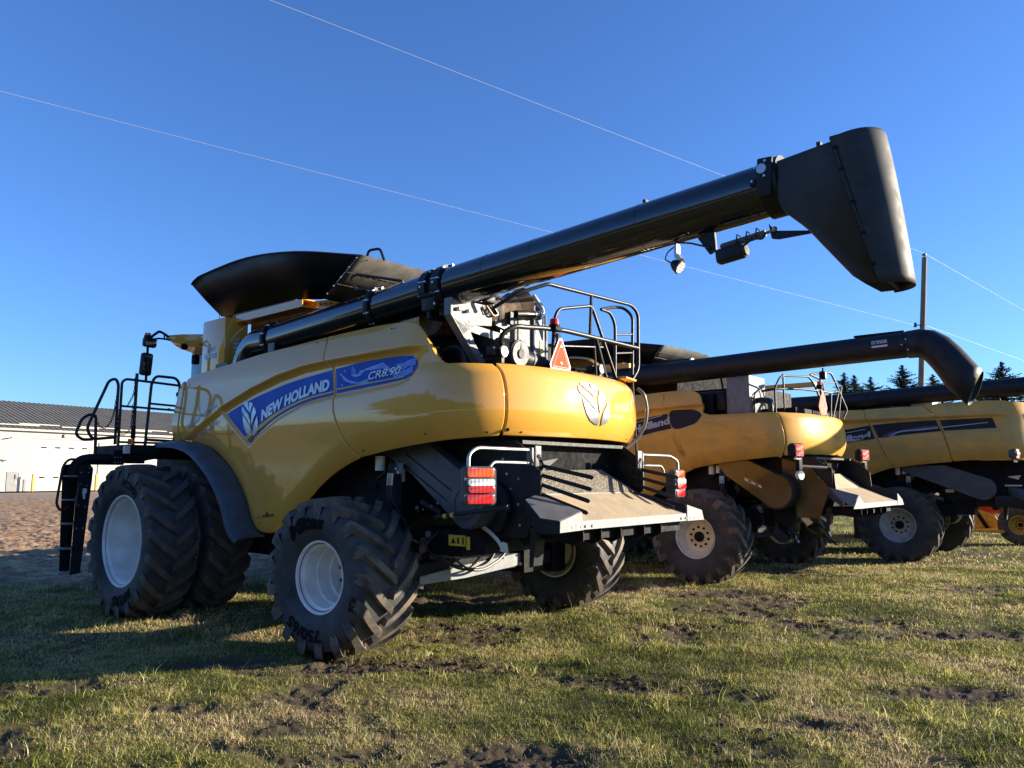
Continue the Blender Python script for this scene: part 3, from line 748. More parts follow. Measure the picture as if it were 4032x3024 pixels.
    if one:
        for q in ((.95, 2.20), (1.62, 2.21), (2.0, 2.22), (4.0, 2.22), (-.05, 2.06), (-3.85, 3.06), (-1.0, 3.36), (.35, 3.36)):
            p_ = sf.G(np.array([q[0]]), np.array([q[1]]), .0)[0]; n_ = sf.nrm(np.array([q[0]]), np.array([q[1]]))[0]
            fb_ = MB().mat('chute_black'); fb_.tube([p_-n_*.004, p_+n_*.003], .011, 0, 10); fb_.build('fastener', None, root)
        ltc = MB().mat('frame_black'); p_ = sf.G(np.array([1.84]), np.array([2.24]), .0)[0]; ltc.box(tuple(p_), (.02, .05, .03), rz=.9, bev=.004); ltc.build('latch', None, root)
    # ---- inner body, chassis, cab
    mb = MB().mat('frame_black')
    fr = -1.45 if style < 3 else -2.5
    mb.b2((fr+.25, -1.40, 2.15), (4.0, 1.40, 2.82)); mb.b2((-.2, -1.30, 1.35), (3.9, 1.30, 2.16)); mb.b2((-1.25, -1.0, 1.45), (-.2, 1.0, 2.16))
    mb.b2((2.2, -1.2, .75), (4.3, 1.2, 1.4)); mb.b2((0.3, -.9, 1.0), (2.3, .9, 1.4))
    mb.b2((.6, -1.35, 2.8), (4.0, 1.30, 3.28))
    mb.build('inner_body', None, root)
    mb = MB().mat(YP); mb.box((4.75, 0, 3.9), (1.5, 2.3, .16), bev=.06); mb.mat('dark_glass'); mb.box((4.75, 0, 3.1), (1.35, 1.9, 1.45), bev=.05)
    mb.mat('frame_black'); mb.box((4.9, 0, 2.0), (2.0, 2.4, .5), bev=.03)
    mb.build('cab', None, root)
    mb = MB().mat('frame_black'); mb.box((5.9, 0, 1.3), (1.6, 1.5, .8), ry=.5); mb.build('feeder_house', None, root)

    # grain tank corner post (with its lettering) and tank
    mb = MB().mat(YP)
    tank_top = 4.04
    mb.b2((3.42, 1.10, 3.1), (4.06, 1.47, tank_top), bev=.03)
    mb.mat('chute_black'); mb.b2((.9, -1.3, 3.2), (3.5, 1.02, 4.0 if style < 3 else 3.7)); mb.mat(YP)
    mb.b2((1.82, 1.10, 3.975), (3.42, 1.30, 4.075)) if not one else None
    mb.build('grain_tank', None, root)
    if one:
        bm_ = MB().mat(YP)       # hollow yellow beam with open end
        for lo, hi in (((1.80, 1.09, 4.068), (3.43, 1.30, 4.08)), ((1.80, 1.09, 3.972), (3.43, 1.30, 3.984)), ((1.80, 1.288, 3.984), (3.43, 1.30, 4.068)), ((1.80, 1.09, 3.984), (3.43, 1.102, 4.068))): bm_.b2(lo, hi)
        bm_.plate([(1.80, 1.09, 4.08), (1.45, .95, 4.08), (1.45, .95, 3.95), (1.80, 1.09, 3.98)], .01)
        bm_.mat('sticker_black'); bolts(bm_, [(1.72, 1.068, 4.03), (1.65, 1.04, 4.03), (1.58, 1.012, 4.03)], (-.37, .93, 0), .014, .012)
        bm_.build('tank_beam', None, root)
        mb = MB().mat('decal_pale_blue')
        for s_, z, hg in (('TWIN', 3.565, .07), ('ROTOR', 3.455, .085)):
            V, F = letters(s_, hg, .85, .012); W = V[:, 0].max()
            mb = MB().mat('decal_pale_blue'); mb.add([(3.80+W/2-x-.02, 1.4745, z+y) for x, y in V], F); mb.build('lettering', None, root, fixn=False)
        ms = MB().mat('frame_black'); ms.tube([(4.0, 1.25, 4.0), (3.98, 1.25, 4.75)], .004, 0, 6); ms.build('antenna', None, root)

    # tank extension flaps
    if style < 3:
        mb = MB().mat('bin_black')
        if one: TL = catmull([(3.82, 1.79, 4.515), (3.70, 1.80, 4.56), (3.45, 1.80, 4.60), (2.38, 1.80, 4.625), (1.24, 1.80, 4.49), (.42, 1.46, 4.365)], 6)
        else: TL = catmull([(3.82, 1.79, 4.515), (3.60, 1.80, 4.58), (2.38, 1.80, 4.56), (1.6, 1.62, 4.43), (.95, 1.5, 4.32)], 6)
        fT = 2.95
        TL = [p for p in TL if abs(p[0]-fT) > .05]; j = sum(p[0] > fT for p in TL); a_, b_ = TL[j-1], TL[j]; q_ = (a_[0]-fT)/(a_[0]-b_[0]); TL.insert(j, tuple(np.array(a_)*(1-q_)+np.array(b_)*q_)); TL = [TL[0]]+TL[1:]
        sB = [(float(np.interp(p[0], [TL[-1][0], fT, TL[0][0]], [1.34, 1.98, 3.83])), 1.30, 0) for p in TL]
        sB = [(f_, s_, float(np.interp(f_, [1.34, 1.98, 3.83], [4.0, 4.10, 4.12]))) for f_, s_, _ in sB]
        n = len(TL)
        V = sB+[tuple(np.array(a)*.5+np.array(b)*.5+np.array((0, .012, -.004))) for a, b in zip(sB, TL)]+TL
        F = [(r*n+i, r*n+i+1, (r+1)*n+i+1, (r+1)*n+i) for r in (0, 1) for i in range(n-1)]
        mb.add(V, F); left = list(range(len(F)))
        o = mb.build('tank_extension_flap', None, root, smooth=9); sol = o.modifiers.new('s', 'SOLIDIFY'); sol.thickness = .012
        mb = MB().mat('galvanised'); mb.prism([(3.42, 4.075), (1.97, 4.082), (1.97, 4.115), (3.5, 4.118), (3.6, 4.04)], 1, 1.27, 1.285); mb.build('tank_edge', None, root)
        mb = MB().mat('dusty_black')
        a0, a1 = sB[-1], TL[-1]
        TR = catmull([a1, (.52, .70, 4.42), (.56, .16, 4.43), (.60, -.25, 4.40), (.72, -.38, 4.30)] if one else [a1, (.88, .72, 4.325), (.80, .12, 4.30), (.76, -.08, 4.27), (.80, -.12, 4.20)], 6)
        BR = [(1.34, 1.30-1.75*k/(len(TR)-1), 4.01) for k in range(len(TR))]
        n = len(TR); V = BR+TR; F = [(i, i+1, n+i+1, n+i) for i in range(n-1)]
        mb.add(V, F)
        mb.mat('dusty_black')
        for q in (.35, .62):    # stiffening folds
            P = [tuple(np.array(a)*(1-q)+np.array(b)*q+np.array((-.01, 0, 0))) for a, b in zip(BR, TR)]; mb.tube(P, .012, 0, 6)
        o = mb.build('tank_extension_flap', None, root, smooth=60); sol = o.modifiers.new('s', 'SOLIDIFY'); sol.thickness = .012
        mb = MB().mat('bin_black')      # right and front flaps
        TLm = [(a, -b, c) for a, b, c in TL]; sBm = [(a, -b, c) for a, b, c in sB]; n = len(TL)
        mb.add(sBm+TLm, [(i, i+1, n+i+1, n+i) for i in range(n-1)])
        mb.add([sB[0], sBm[0], TLm[0], (3.84, 0, 4.60), TL[0]], [(0, 1, 2, 3, 4)])
        o = mb.build('tank_extension_flap', None, root, smooth=60); sol = o.modifiers.new('s', 'SOLIDIFY'); sol.thickness = .012
    if one:
        mb = MB().mat('bright_steel')
        for q in (.12, .3, .5, .72, .92):
            P = np.array(a0)*(1-q)+np.array(a1)*q; bolts(mb, [P+np.array((-.02, .02, 0))], (-.5, .8, -.3), .012, .02)
        mb.mat('frame_black')
        for k in range(14):
            P = np.array(sB[int(k*(len(sB)-1)/14)]); bolts(mb, [P+np.array((0, .01, .03))], (0, 1, 0), .008, .01)
        build_split(mb, 'bolt', root)
        sm = MB().mat('dusty_black'); kk = min(range(len(TL)), key=lambda q: abs(TL[q][0]-2.95)); sm.tube([np.array(TL[kk])+np.array((0, .008, -.006)), np.array(sB[kk])+np.array((0, .010, 0))], .007, 0, 6); sm.build('flap_seam', None, root)
        sm = MB().mat('dusty_black'); sm.tube([np.array(q)+np.array((0, .006, -.012)) for q in TL], .009, 0, 6); sm.build('flap_edge', None, root)
        mb = MB().mat('tube_black')
        mb.tube([(.70, 1.36, 4.13), (.52, 1.50, 4.10), (.40, 1.52, 4.11), (-.30, 1.42, 3.93)], .016, .04)
        mb.tube([(.66, 1.36, 4.05), (.44, 1.50, 3.94), (.10, 1.48, 3.90)], .014, .04)
        mb.tube([(.50, 1.30, 4.34), (.44, 1.32, 4.45), (.25, 1.30, 4.44), (.22, 1.26, 4.30)], .016, .05)
        build_split(mb, 'grab_handle', root)

    # ---- unloading auger
    if one:
        A = dict(s0=1.38, s1=1.25, h0=3.56, h1=4.0, f0=2.26, f1=-4.4, r=.21, secs=[(2.31, .20), (.14, -.72), (-.98, -4.50)],
                 flanges=[(2.24, .245, .05), (.17, .245, .06), (-.74, .243, .10), (-.93, .243, .10), (-.83, .20, .20)], rings=[-1.55, -2.15, -3.30])
        P = make_auger(root, A)
        hg = MB().mat('satin_black')
        for f in (-.74, -.93):
            s, h = axis_pt(f, A); hg.box((f, s+.02, h-.24), (.06, .20, .16), bev=.01)
        s, h = axis_pt(-.83, A); hg.box((-.83, s+.19, h-.16), (.20, .05, .20), bev=.012); hg.tube([(-.72, s+.22, h-.1), (-.95, s+.22, h-.1)], .02, 0, 8)
        hg.mat('bright_steel'); bolts(hg, [(-.93, s+.235, h+.02), (-.74, s+.235, h+.0), (-.93, s+.20, h-.20)], (0, 1, 0), .018, .02)
        hg.build('fold_hinge', None, root)
        pl = MB().mat('galvanised'); pl.box((2.98, 1.52, 3.56), (.12, .01, .18), rz=.15); pl.mat('sticker_black'); bolts(pl, [(2.98+i*.035, 1.527, 3.56+j*.06) for i in (-1, 1) for j in (-1, 0, 1)], (0, 1, 0), .013, .01)
        pl.build('mounting_bracket', None, root); pl = MB().mat('galvanised'); pl.box((2.05, 1.57, 3.41), (.13, .02, .14)); pl.build('tube_rest', None, root); pl = MB().mat('galvanised'); pl.box((3.22, 1.55, 3.30), (.30, .12, .05)); pl.build('mounting_bracket', None, root)
        # spout: a flat-sided boot with a rolled lower edge, closed at the back by a half-round cover; open mouth below
        cs = 1.25
        def hwid(h): return .168+.052*min(1, max(0, (h-3.05)/.9))
        out = catmull([(-4.535, 3.92), (-4.545, 3.83), (-4.58, 3.74), (-4.65, 3.665), (-4.74, 3.57), (-4.85, 3.42), (-4.96, 3.27), (-5.03, 3.175)], 3)
        poly = [(-4.545, 4.135)]+out+[(-5.13, 3.10), (-5.26, 3.095), (-5.20, 3.6), (-5.10, 4.19)]
        bm = bmesh.new(); A_ = [bm.verts.new((f, cs+hwid(h), h)) for f, h in poly]; B_ = [bm.verts.new((f, cs-hwid(h), h)) for f, h in poly]
        bm.faces.new(A_); bm.faces.new(B_[::-1]); n_ = len(poly); mouth = []
        for k in range(n_):
            fc_ = bm.faces.new((A_[k], B_[k], B_[(k+1) % n_], A_[(k+1) % n_]))
            if k in (n_-5, n_-4): mouth.append(fc_)
        ed = [e_ for e_ in bm.edges if all(v in A_ for v in e_.verts) or all(v in B_ for v in e_.verts)]
        bmesh.ops.delete(bm, geom=mouth, context='FACES_ONLY')
        bmesh.ops.bevel(bm, geom=[e_ for e_ in ed if e_.is_valid and len(e_.link_faces) == 2], offset=.035, segments=4, affect='EDGES', profile=.5)
        sp = MB().mat('spout_rubber'); sp.bm(bm); bm.free()
        o = sp.build('spout', None, root, smooth=32, fixn=True); sol = o.modifiers.new('s', 'SOLIDIFY'); sol.thickness = .010; sol.offset = -1
        cv = MB().mat('spout_rubber'); R = []
        for h, fs, fb in ((3.085, -5.215, -5.385), (3.14, -5.20, -5.38), (3.30, -5.165, -5.365), (3.60, -5.095, -5.335), (3.90, -5.025, -5.30), (4.08, -4.985, -5.275), (4.175, -4.95, -5.255), (4.192, -4.955, -5.245)):
            w_ = hwid(h)+.010; ring = [(fs, cs+w_, h)]; f0_ = fb+(w_)*.95
            ring += [(min(f0_, fs)-(min(f0_, fs)-fb)*math.cos(a_), cs+w_*math.sin(a_), h+.03*math.cos(a_)*(h > 4.1)) for a_ in np.linspace(PI/2, -PI/2, 25)]+[(fs, cs-w_, h)]
            R.append(ring)
        n_ = len(R[0]); cv.add([p for r_ in R for p in r_], [(i_*n_+k, i_*n_+k+1, (i_+1)*n_+k+1, (i_+1)*n_+k) for i_ in range(len(R)-1) for k in range(n_-1)])
        cv.add([(f*1.0, s_, h) for f, s_, h in R[-1]], [tuple(range(n_))])
        o = cv.build('spout_cover', None, root, smooth=40); sol = o.modifiers.new('s', 'SOLIDIFY'); sol.thickness = .012; sol.offset = 1
        bt = MB().mat('spout_rubber')
        L = [(-4.985, 1.488, 4.10), (-5.02, 1.488, 3.93), (-5.08, 1.472, 3.68), (-5.135, 1.455, 3.45), (-5.19, 1.440, 3.22)]
        bt.tube(L, .012, 0, 6); bt.mat('frame_black'); bolts(bt, L, (0, 1, 0), .016, .016); bt.build('spout_strap', None, root)
        col = MB().mat('satin_black'); s, h = axis_pt(-4.45, A)
        col.tube([P(-4.40), P(-4.54)], .232, 0, 40); col.box((-4.46, s+.23, h+.02), (.12, .03, .30), bev=.012, ry=-.08); col.box((-4.37, s+.225, h+.0), (.05, .03, .05))
        col.mat('bright_steel'); col.cyl((-4.45, s+.245, h+.08), (-4.45, s+.262, h+.08), .038, 20); bolts(col, [(-4.40, s+.245, h+.10), (-4.48, s+.245, h+.135), (-4.47, s+.245, h+.02), (-4.37, s+.24, h+.0)], (0, 1, 0), .014, .018)
        col.build('spout_collar', None, root)
        ac = MB().mat('satin_black')
        ac.plate([(-4.40, 1.27, 3.72), (-4.45, 1.27, 3.655), (-4.72, 1.27, 3.60), (-4.73, 1.27, 3.58), (-4.47, 1.27, 3.585), (-4.42, 1.27, 3.60)], .02)
        ac.plate([(-3.80, 1.27, 3.73), (-3.95, 1.27, 3.76), (-3.96, 1.27, 3.60), (-3.90, 1.27, 3.575)], .03)
        ac.box((-4.08, 1.27, 3.545), (.24, .10, .12), ry=.10, bev=.025); ac.mat('dusty_black'); ac.cyl((-4.18, 1.27, 3.55), (-4.215, 1.27, 3.553), .045, 16)
        ac.mat('galvanised'); ac.tube([(-4.00, 1.27, 3.615), (-4.37, 1.27, 3.655)], .030, 0, 4); ac.mat('bright_steel'); ac.tube([(-4.37, 1.27, 3.655), (-4.44, 1.27, 3.663)], .012, 0, 8); ac.ball((-4.45, 1.29, 3.665), .022)
        ac.mat('hose_black'); ac.tube([(-4.15, 1.30, 3.62), (-4.20, 1.31, 3.57), (-4.28, 1.30, 3.63)], .009, .03); ac.tube([(-3.6, 1.30, 3.73), (-3.75, 1.31, 3.69), (-3.92, 1.30, 3.62)], .008, .03); ac.tube([(-4.3, 1.30, 3.62), (-4.36, 1.31, 3.60), (-4.38, 1.30, 3.64)], .009, .03)
        for f in (-4.14, -4.22, -4.30): ac.tube([(f, 1.235, 3.60+(f+4)*-.11), (f-.012, 1.235, 3.665+(f+4)*-.11), (f-.012, 1.305, 3.665+(f+4)*-.11), (f, 1.305, 3.60+(f+4)*-.11)], .006, 0, 6, closed=True)
        ac.build('spout_actuator', None, root)
        wl = MB().mat('bright_steel'); wl.box((-3.60, 1.27, 3.665), (.03, .05, .10)); wl.box((-3.62, 1.27, 3.60), (.04, .07, .05), ry=.5)
        wl.mat('satin_black'); wl.tube([(-3.57, 1.29, 3.56), (-3.60, 1.29, 3.535), (-3.635, 1.29, 3.51)], [.03, .05, .062], 0, 20); wl.tube([(-3.56, 1.30, 3.56), (-3.50, 1.30, 3.60), (-3.53, 1.30, 3.66), (-3.58, 1.28, 3.70)], .006, .02, 6)
        wl.mat('lens_clear'); wl.cyl((-3.634, 1.29, 3.511), (-3.642, 1.29, 3.505), .052, 20); wl.build('work_light', None, root)
        cl = MB().mat('dusty_black')
        for f in (-3.31, -4.80): s, h = axis_pt(f, A); cl.box((f, s, h+.225), (.03, .05, .05))
        build_split(cl, 'tube_clip', root)
    else:
        if style == 2: A = dict(s0=1.42, s1=1.42, h0=3.73, h1=3.85, f0=2.4, f1=-3.40, r=.205, secs=[(2.45, -3.40)], flanges=[(2.4, .24, .05)], rings=[-1.95, -2.6], mat='satin_black')
        else: A = dict(s0=1.42, s1=1.42, h0=3.50, h1=3.66, f0=2.4, f1=-3.40, r=.185, secs=[(2.45, -4.6)], flanges=[(2.4, .22, .05)], rings=[-.3, -2.6], mat='satin_black')
        P = make_auger(root, A)
        if style == 2:
            sp = MB().mat('satin_black')
            # bent spout: elbow then a tapering downward leg with a notched mouth
            path = [(-3.34, 3.845), (-3.50, 3.85), (-3.62, 3.82), (-3.74, 3.73), (-3.86, 3.58), (-3.97, 3.41), (-4.05, 3.28), (-4.20, 3.04)]
            R = []
            for i, (f, h) in enumerate(path):
                a, b = path[max(i-1, 0)], path[min(i+1, len(path)-1)]; t = np.array((b[0]-a[0], b[1]-a[1])); t /= np.linalg.norm(t); n = np.array((-t[1], t[0]))
                k = i/(len(path)-1); rn = .215+.055*k; rs = .215+.02*k
                R.append([(f+n[0]*rn*math.cos(q), 1.42+rs*math.sin(q), h+n[1]*rn*math.cos(q)) for q in np.linspace(0, 2*PI, 29)[:-1]])
            last = [(-4.21+.115*math.cos(q), 1.42+.215*math.sin(q), 3.09-.25*math.cos(q)) for q in np.linspace(0, 2*PI, 29)[:-1]]
            R[-1] = [(f-.05*math.cos(6*math.atan2(s-1.42, .1))*0-.0, s, h-.05*abs(math.sin((i/28)*2*PI))**2) for i, (f, s, h) in enumerate(last)]
            sp.rings(R, cap=False); o = sp.build('spout', None, root, smooth=60); sol = o.modifiers.new('s', 'SOLIDIFY'); sol.thickness = .012; sol.offset = -1
            mb = MB().mat('frame_black'); mb.b2((-3.30, 1.38, 4.045), (-2.55, 1.46, 4.075)); mb.mat('bright_steel'); bolts(mb, [(-3.36, 1.62, 3.90), (-3.30, 1.635, 3.82), (-3.38, 1.61, 3.74)], (0, 1, 0), .016, .02); mb.build('spout_bracket', None, root)
            st = MB().mat('sticker_white'); V, F = letters('EXTENDER', .055, .62, .02)
            W = V[:, 0].max(); a = .35
            def wrap(V, f0, z0, rr): return [(f0-x, 1.42+rr*math.cos(math.asin(max(-1, min(1, (z0+y)/rr)))), axis_pt(f0-x, A)[1]+z0+y) for x, y in V]
            st.add(wrap(V, -2.86, .035, .2085), F); st.add(wrap([(0, -.022), (W, -.022), (W, .008), (0, .008)], -2.86, .0, .2075), [(0, 1, 2, 3)]); st.build('lettering', None, root, fixn=False)
            wl = MB().mat('frame_black'); wl.tube([(-2.02, 1.42, 3.60), (-2.02, 1.42, 3.54)], .015); wl.box((-2.02, 1.44, 3.47), (.10, .09, .13), bev=.02); wl.mat('lens_clear'); wl.box((-2.072, 1.44, 3.47), (.01, .07, .10)); wl.build('work_light', None, root)
            cap = MB().mat('satin_black'); cap.cyl((.5, 1.2, 3.95), (1.3, 1.2, 3.98), .10, 20); cap.mat('dusty_black'); cap.mat('sticker_white'); cap.cyl((.5, 1.2, 3.95), (.46, 1.2, 3.95), .098, 20); cap.build('air_filter', None, root)
        else:
            wl = MB().mat('frame_black'); wl.tube([(-1.95, 1.45, 3.48), (-1.95, 1.45, 3.42)], .012); wl.box((-1.97, 1.48, 3.39), (.07, .06, .09), bev=.015, ry=.3); wl.tube([(-1.9, 1.46, 3.46), (-1.86, 1.46, 3.40), (-1.93, 1.46, 3.37)], .006, .02, 6); wl.build('work_light', None, root)
            mb = MB().mat('dusty_black'); mb.b2((1.2, .4, 3.55), (2.6, 1.1, 3.75)); mb.b2((.2, .2, 3.4), (1.4, 1.0, 3.62)); mb.build('tank_cover', None, root)
    return root, skin, belt

def lamp_cluster(root, c, rz, w, h, three=True, name='tail_light'):
    """rear lamp facing -X, turned by rz"""
    mb = MB().mat('grey_plastic')
    M = Matrix.Translation(c) @ Matrix.Rotation(rz, 4, 'Z')
    def rr(cy, cz, w_, h_, x0, x1, mat, rad=.03, tap=0, k=8, out=None):
        out = out or mb; out.mat(mat); ring = []
        rad = min(rad, w_*.45, h_*.45)
        for qx, qz, a0 in ((1, 1, 0), (-1, 1, PI/2), (-1, -1, PI), (1, -1, 3*PI/2)):
            for j in range(k):
                a = a0+PI/2*j/(k-1); ring.append((cy+qx*(w_/2-rad)+rad*math.cos(a), cz+qz*(h_/2-rad)+rad*math.sin(a)))
        R = [[tuple(M @ Vector((x, cy+(y-cy)*s, cz+(z-cz)*s))) for y, z in ring] for x, s in ((x0, 1-tap), (x0+(x1-x0)*.5, 1), (x0+(x1-x0)*.85, 1), (x1, .93))]
        out.rings(R)
    if three:
        rr(0, 0, w, h, .10, -.035, 'grey_plastic', .05, .25)
        mb.build(name, None, root)
        o = bpy.data.objects[-1] if False else None
        L = MB(); rr(0, h*.335, w*.80, h*.235, -.02, -.048, 'lens_orange', .02, out=L); L.build('orange_lens', None, root)
        L = MB(); rr(0, 0, w*.84, h*.40, -.02, -.044, 'grey_plastic', .045, out=L); L.build('lens_frame', None, root)
        L = MB(); rr(0, h*.086, w*.80, h*.175, -.03, -.064, 'lens_clear', .03, out=L); L.build('clear_lens', None, root)
        L = MB(); rr(0, -h*.086, w*.80, h*.175, -.03, -.064, 'lens_red', .03, out=L); L.build('red_lens', None, root)
        L = MB(); rr(0, -h*.335, w*.80, h*.235, -.02, -.048, 'lens_red', .02, out=L); L.build('red_lens', None, root)
    else:
        rr(0, 0, w, h, .10, -.035, 'frame_black', .04, .25)
        mb.build(name, None, root)
        L = MB(); rr(0, h*.20, w*.74, h*.40, -.02, -.052, 'lens_orange' if three is False else 'lens_pink', .02, out=L); L.build('orange_lens', None, root)
        L = MB(); rr(0, -h*.20, w*.74, h*.42, -.02, -.052, 'lens_red' if three is False else 'lens_pink', .02, out=L); L.build('red_lens', None, root)

def rear_gear(root, style):
    """everything at the tail: engine bay, rails, chopper cover, chaff deck, axle"""
    one = style == 1
    # engine bay
    mb = MB().mat('frame_black'); mb.b2((-1.35, -1.2, 2.88), (.8, .9, 3.02)); mb.b2((-.6, -.9, 3.0), (.9, .9, 3.45)); mb.mat('satin_black')
    mb.b2((-.2, .2, 3.0), (.7, 1.2, 3.38), bev=.04); mb.cyl((-.35, 1.0, 3.12), (-.35, .55, 3.12), .10, 20)
    mb.mat('hose_black'); mb.tube([(-1.0, 1.15, 2.95), (-1.0, 1.15, 3.12), (-.8, 1.1, 3.18), (-.5, 1.05, 3.1)], .05, .1, 12); mb.tube([(-.9, .9, 3.0), (-.85, .7, 3.2), (-.5, .6, 3.25)], .035, .1, 10)
    if one: mb.mat('rust_brown'); mb.cyl((-.5, 1.18, 3.52), (-.5, .45, 3.56), .19, 28)
    mb.build('engine', None, root)
    if one:
        # cut-out support plate: outer ring of bars in a plane facing the rear (y, z) at x=-1.12
        pl = MB().mat('steel_plate'); x0, x1 = -1.125, -1.11
        def bar(poly): pl.prism(poly, 0, x0, x1)
        Z = lambda a, b: (a, b)
        bar([(1.50, 3.60), (1.50, 3.42), (1.30, 3.25), (1.12, 3.37), (.86, 3.40), (.86, 3.50), (.62, 3.47), (.62, 3.60), (.56, 3.62)])
        bar([(.80, 3.50), (.80, 3.42), (.60, 3.39), (.60, 3.30), (.56, 3.30), (.56, 3.60), (.66, 3.60), (.66, 3.48)])
        bar([(1.50, 3.42), (1.03, 2.90), (.88, 2.90), (1.12, 3.17), (1.20, 3.30), (1.30, 3.35)])
        bar([(1.30, 3.38), (.56, 3.33), (.56, 3.24), (.74, 3.25), (1.20, 3.29)])
        bar([(.56, 3.30), (.56, 3.17), (.76, 3.02), (.76, 2.90), (.90, 2.90), (.86, 3.04), (.66, 3.18), (.66, 3.30)])
        pl.mat('galvanised'); pl.b2((-1.16, 1.49, 3.42), (-1.06, 1.52, 3.60)); pl.plate([(-1.16, 1.51, 3.42), (-1.16, 1.02, 2.88), (-1.06, 1.02, 2.88), (-1.06, 1.51, 3.42)], .01)
        pl.mat('bright_steel'); bolts(pl, [(-1.125, 1.40, 3.50), (-1.125, 1.35, 3.51), (-1.125, 1.25, 3.50)], (-1, 0, 0), .022, .06); bolts(pl, [(-1.125, y, z) for y, z in ((1.2, 3.2), (1.1, 3.06), (.72, 3.36), (.82, 3.02), (1.2, 3.40))], (-1, 0, 0), .016, .014)
        pl.build('support_plate', None, root)
        cb = MB().mat('steel_plate'); cb.b2((-1.15, -.02, 2.9), (-.4, .50, 3.74), bev=.012); cb.mat('galvanised'); cb.tube([(-1.17, .19, 2.95), (-1.17, .19, 3.78)], .018); cb.tube([(-1.17, -.03, 2.95), (-1.17, -.03, 3.66)], .012)
        cb.mat('sticker_yellow'); cb.b2((-1.158, .0, 3.1), (-1.152, .06, 3.35)); cb.mat('frame_black'); cb.b2((-1.155, .44, 3.0), (-1.15, .46, 3.7))
        cb.build('cooling_box', None, root)
        gr = MB().mat('grey_plastic'); gr.box((-.85, -.28, 3.28), (.08, .36, .78), bev=.04); gr.build('intake_screen', None, root)
        mf = MB().mat('rust_brown')
        mf.tube([(-.9, 1.05, 3.58), (-.95, .80, 3.60), (-.98, .66, 3.62)], [.20, .215, .20], 0, 32); mf.tube([(-.98, .68, 3.62), (-1.02, .52, 3.66), (-1.05, .42, 3.72)], [.15, .14, .15], 0, 28); mf.tube([(-1.05, .44, 3.70), (-1.12, .28, 3.80)], [.13, .16], 0, 24)
        mf.mat('galvanised'); mf.tube([(-.97, .69, 3.615), (-.985, .66, 3.62)], .222, 0, 32)
        mf.build('exhaust_muffler', None, root)
        hs = MB().mat('hose_black')
        hs.tube([(-1.18, .52, 3.58), (-1.2, .38, 3.60), (-1.2, .16, 3.62)], .045, .03, 14); hs.tube([(-1.0, 1.2, 3.62), (-1.12, 1.05, 3.58), (-1.16, .95, 3.50), (-1.14, .92, 3.62)], .008, .04, 6); hs.tube([(-1.0, 1.3, 3.66), (-1.15, 1.15, 3.62), (-1.16, .9, 3.66)], .01, .04, 6); hs.tube([(-1.16, .98, 3.6), (-1.17, .88, 3.50), (-1.17, .80, 3.53), (-1.17, .9, 3.62)], .012, .03, 6)
        hs.mat('bright_steel'); hs.tube([(-1.2, .16, 3.62), (-1.2, .07, 3.62), (-1.2, .06, 3.70), (-1.15, .18, 3.86)], .038, .05, 14); hs.tube([(-1.2, .24, 3.612), (-1.2, .22, 3.615)], .052, 0, 14); hs.tube([(-1.2, .14, 3.62), (-1.2, .12, 3.62)], .052, 0, 14)
        hs.mat('satin_black'); hs.box((-1.14, .95, 3.68), (.12, .16, .10), bev=.02); hs.box((-1.10, 1.12, 3.70), (.06, .10, .06)); hs.box((-1.17, .60, 3.52), (.05, .05, .14))
        build_split(hs, 'hose', root)
        sb = MB().mat('galvanised')
        sb.prism([(1.62, 3.36), (1.62, 3.20), (1.52, 3.17), (1.28, 3.28), (1.28, 3.32), (1.5, 3.24), (1.55, 3.34)], 0, -.42, -.40); sb.cyl((-.55, 1.45, 2.9), (-.55, 1.45, 3.25), .035, 10); sb.b2((-.62, 1.30, 2.95), (-.55, 1.38, 3.20)); sb.mat('hose_black')
        for q in range(4): sb.tube([(-.6, 1.5-.1*q, 2.9), (-.66, 1.45-.1*q, 3.1), (-.55, 1.2-.1*q, 3.2)], .016, .06, 6)
        sb.build('engine_bracket', None, root)
        ab = MB().mat('rubber' if 'rubber' in MATS else 'satin_black')
        ab.tube([(-1.38, 1.06, 3.06), (-1.42, .96, 3.06)], .155, 0, 32); ab.tube([(-1.38, .98, 3.06), (-1.40, .80, 3.05)], [.155, .15], 0, 32); ab.mat('dusty_black')
        ab.cyl((-1.45, .90, 3.055), (-1.56, .90, 3.045), .145, 32); ab.mat('grey_plastic'); ab.cyl((-1.56, .90, 3.045), (-1.575, .90, 3.044), .13, 32); ab.mat('satin_black'); ab.cyl((-1.575, .90, 3.044), (-1.59, .90, 3.043), .05, 20); ab.box((-1.58, .90, 3.12), (.01, .022, .13))
        ab.mat('satin_black'); ab.tube([(-1.45, .78, 3.03), (-1.45, .42, 2.99)], .10, 0, 24); ab.mat('galvanised'); ab.tube([(-1.45, .64, 3.015), (-1.45, .62, 3.012)], .108, 0, 24); ab.mat('hose_black'); ab.tube([(-1.45, .42, 2.99), (-1.45, .15, 2.95)], .085, 0, 20)
        ab.build('air_cleaner', None, root)
        for (x, y, z) in ((-1.55, 1.14, 3.04), (-1.62, -.52, 3.03)):
            wl = MB().mat('satin_black'); wl.tube([(x+.08, y, z), (x, y, z)], [.04, .062], 0, 20); wl.box((x+.03, y, z-.08), (.03, .04, .07)); wl.box((x+.1, y+.06, z), (.10, .10, .09), bev=.01); wl.mat('lens_clear'); wl.cyl((x, y, z), (x-.01, y, z), .052, 20); wl.build('work_light', None, root)
        # rails
        rb = MB().mat('tube_black')
        rb.tube([(-1.25, .98, 3.56), (-1.45, .82, 3.72), (-1.6, .46, 3.87), (-1.6, .36, 3.87), (-1.6, -1.25, 3.925), (-1.6, -1.40, 3.84), (-1.6, -1.38, 3.12), (-1.6, -1.22, 2.97)], .021, .09, 12)
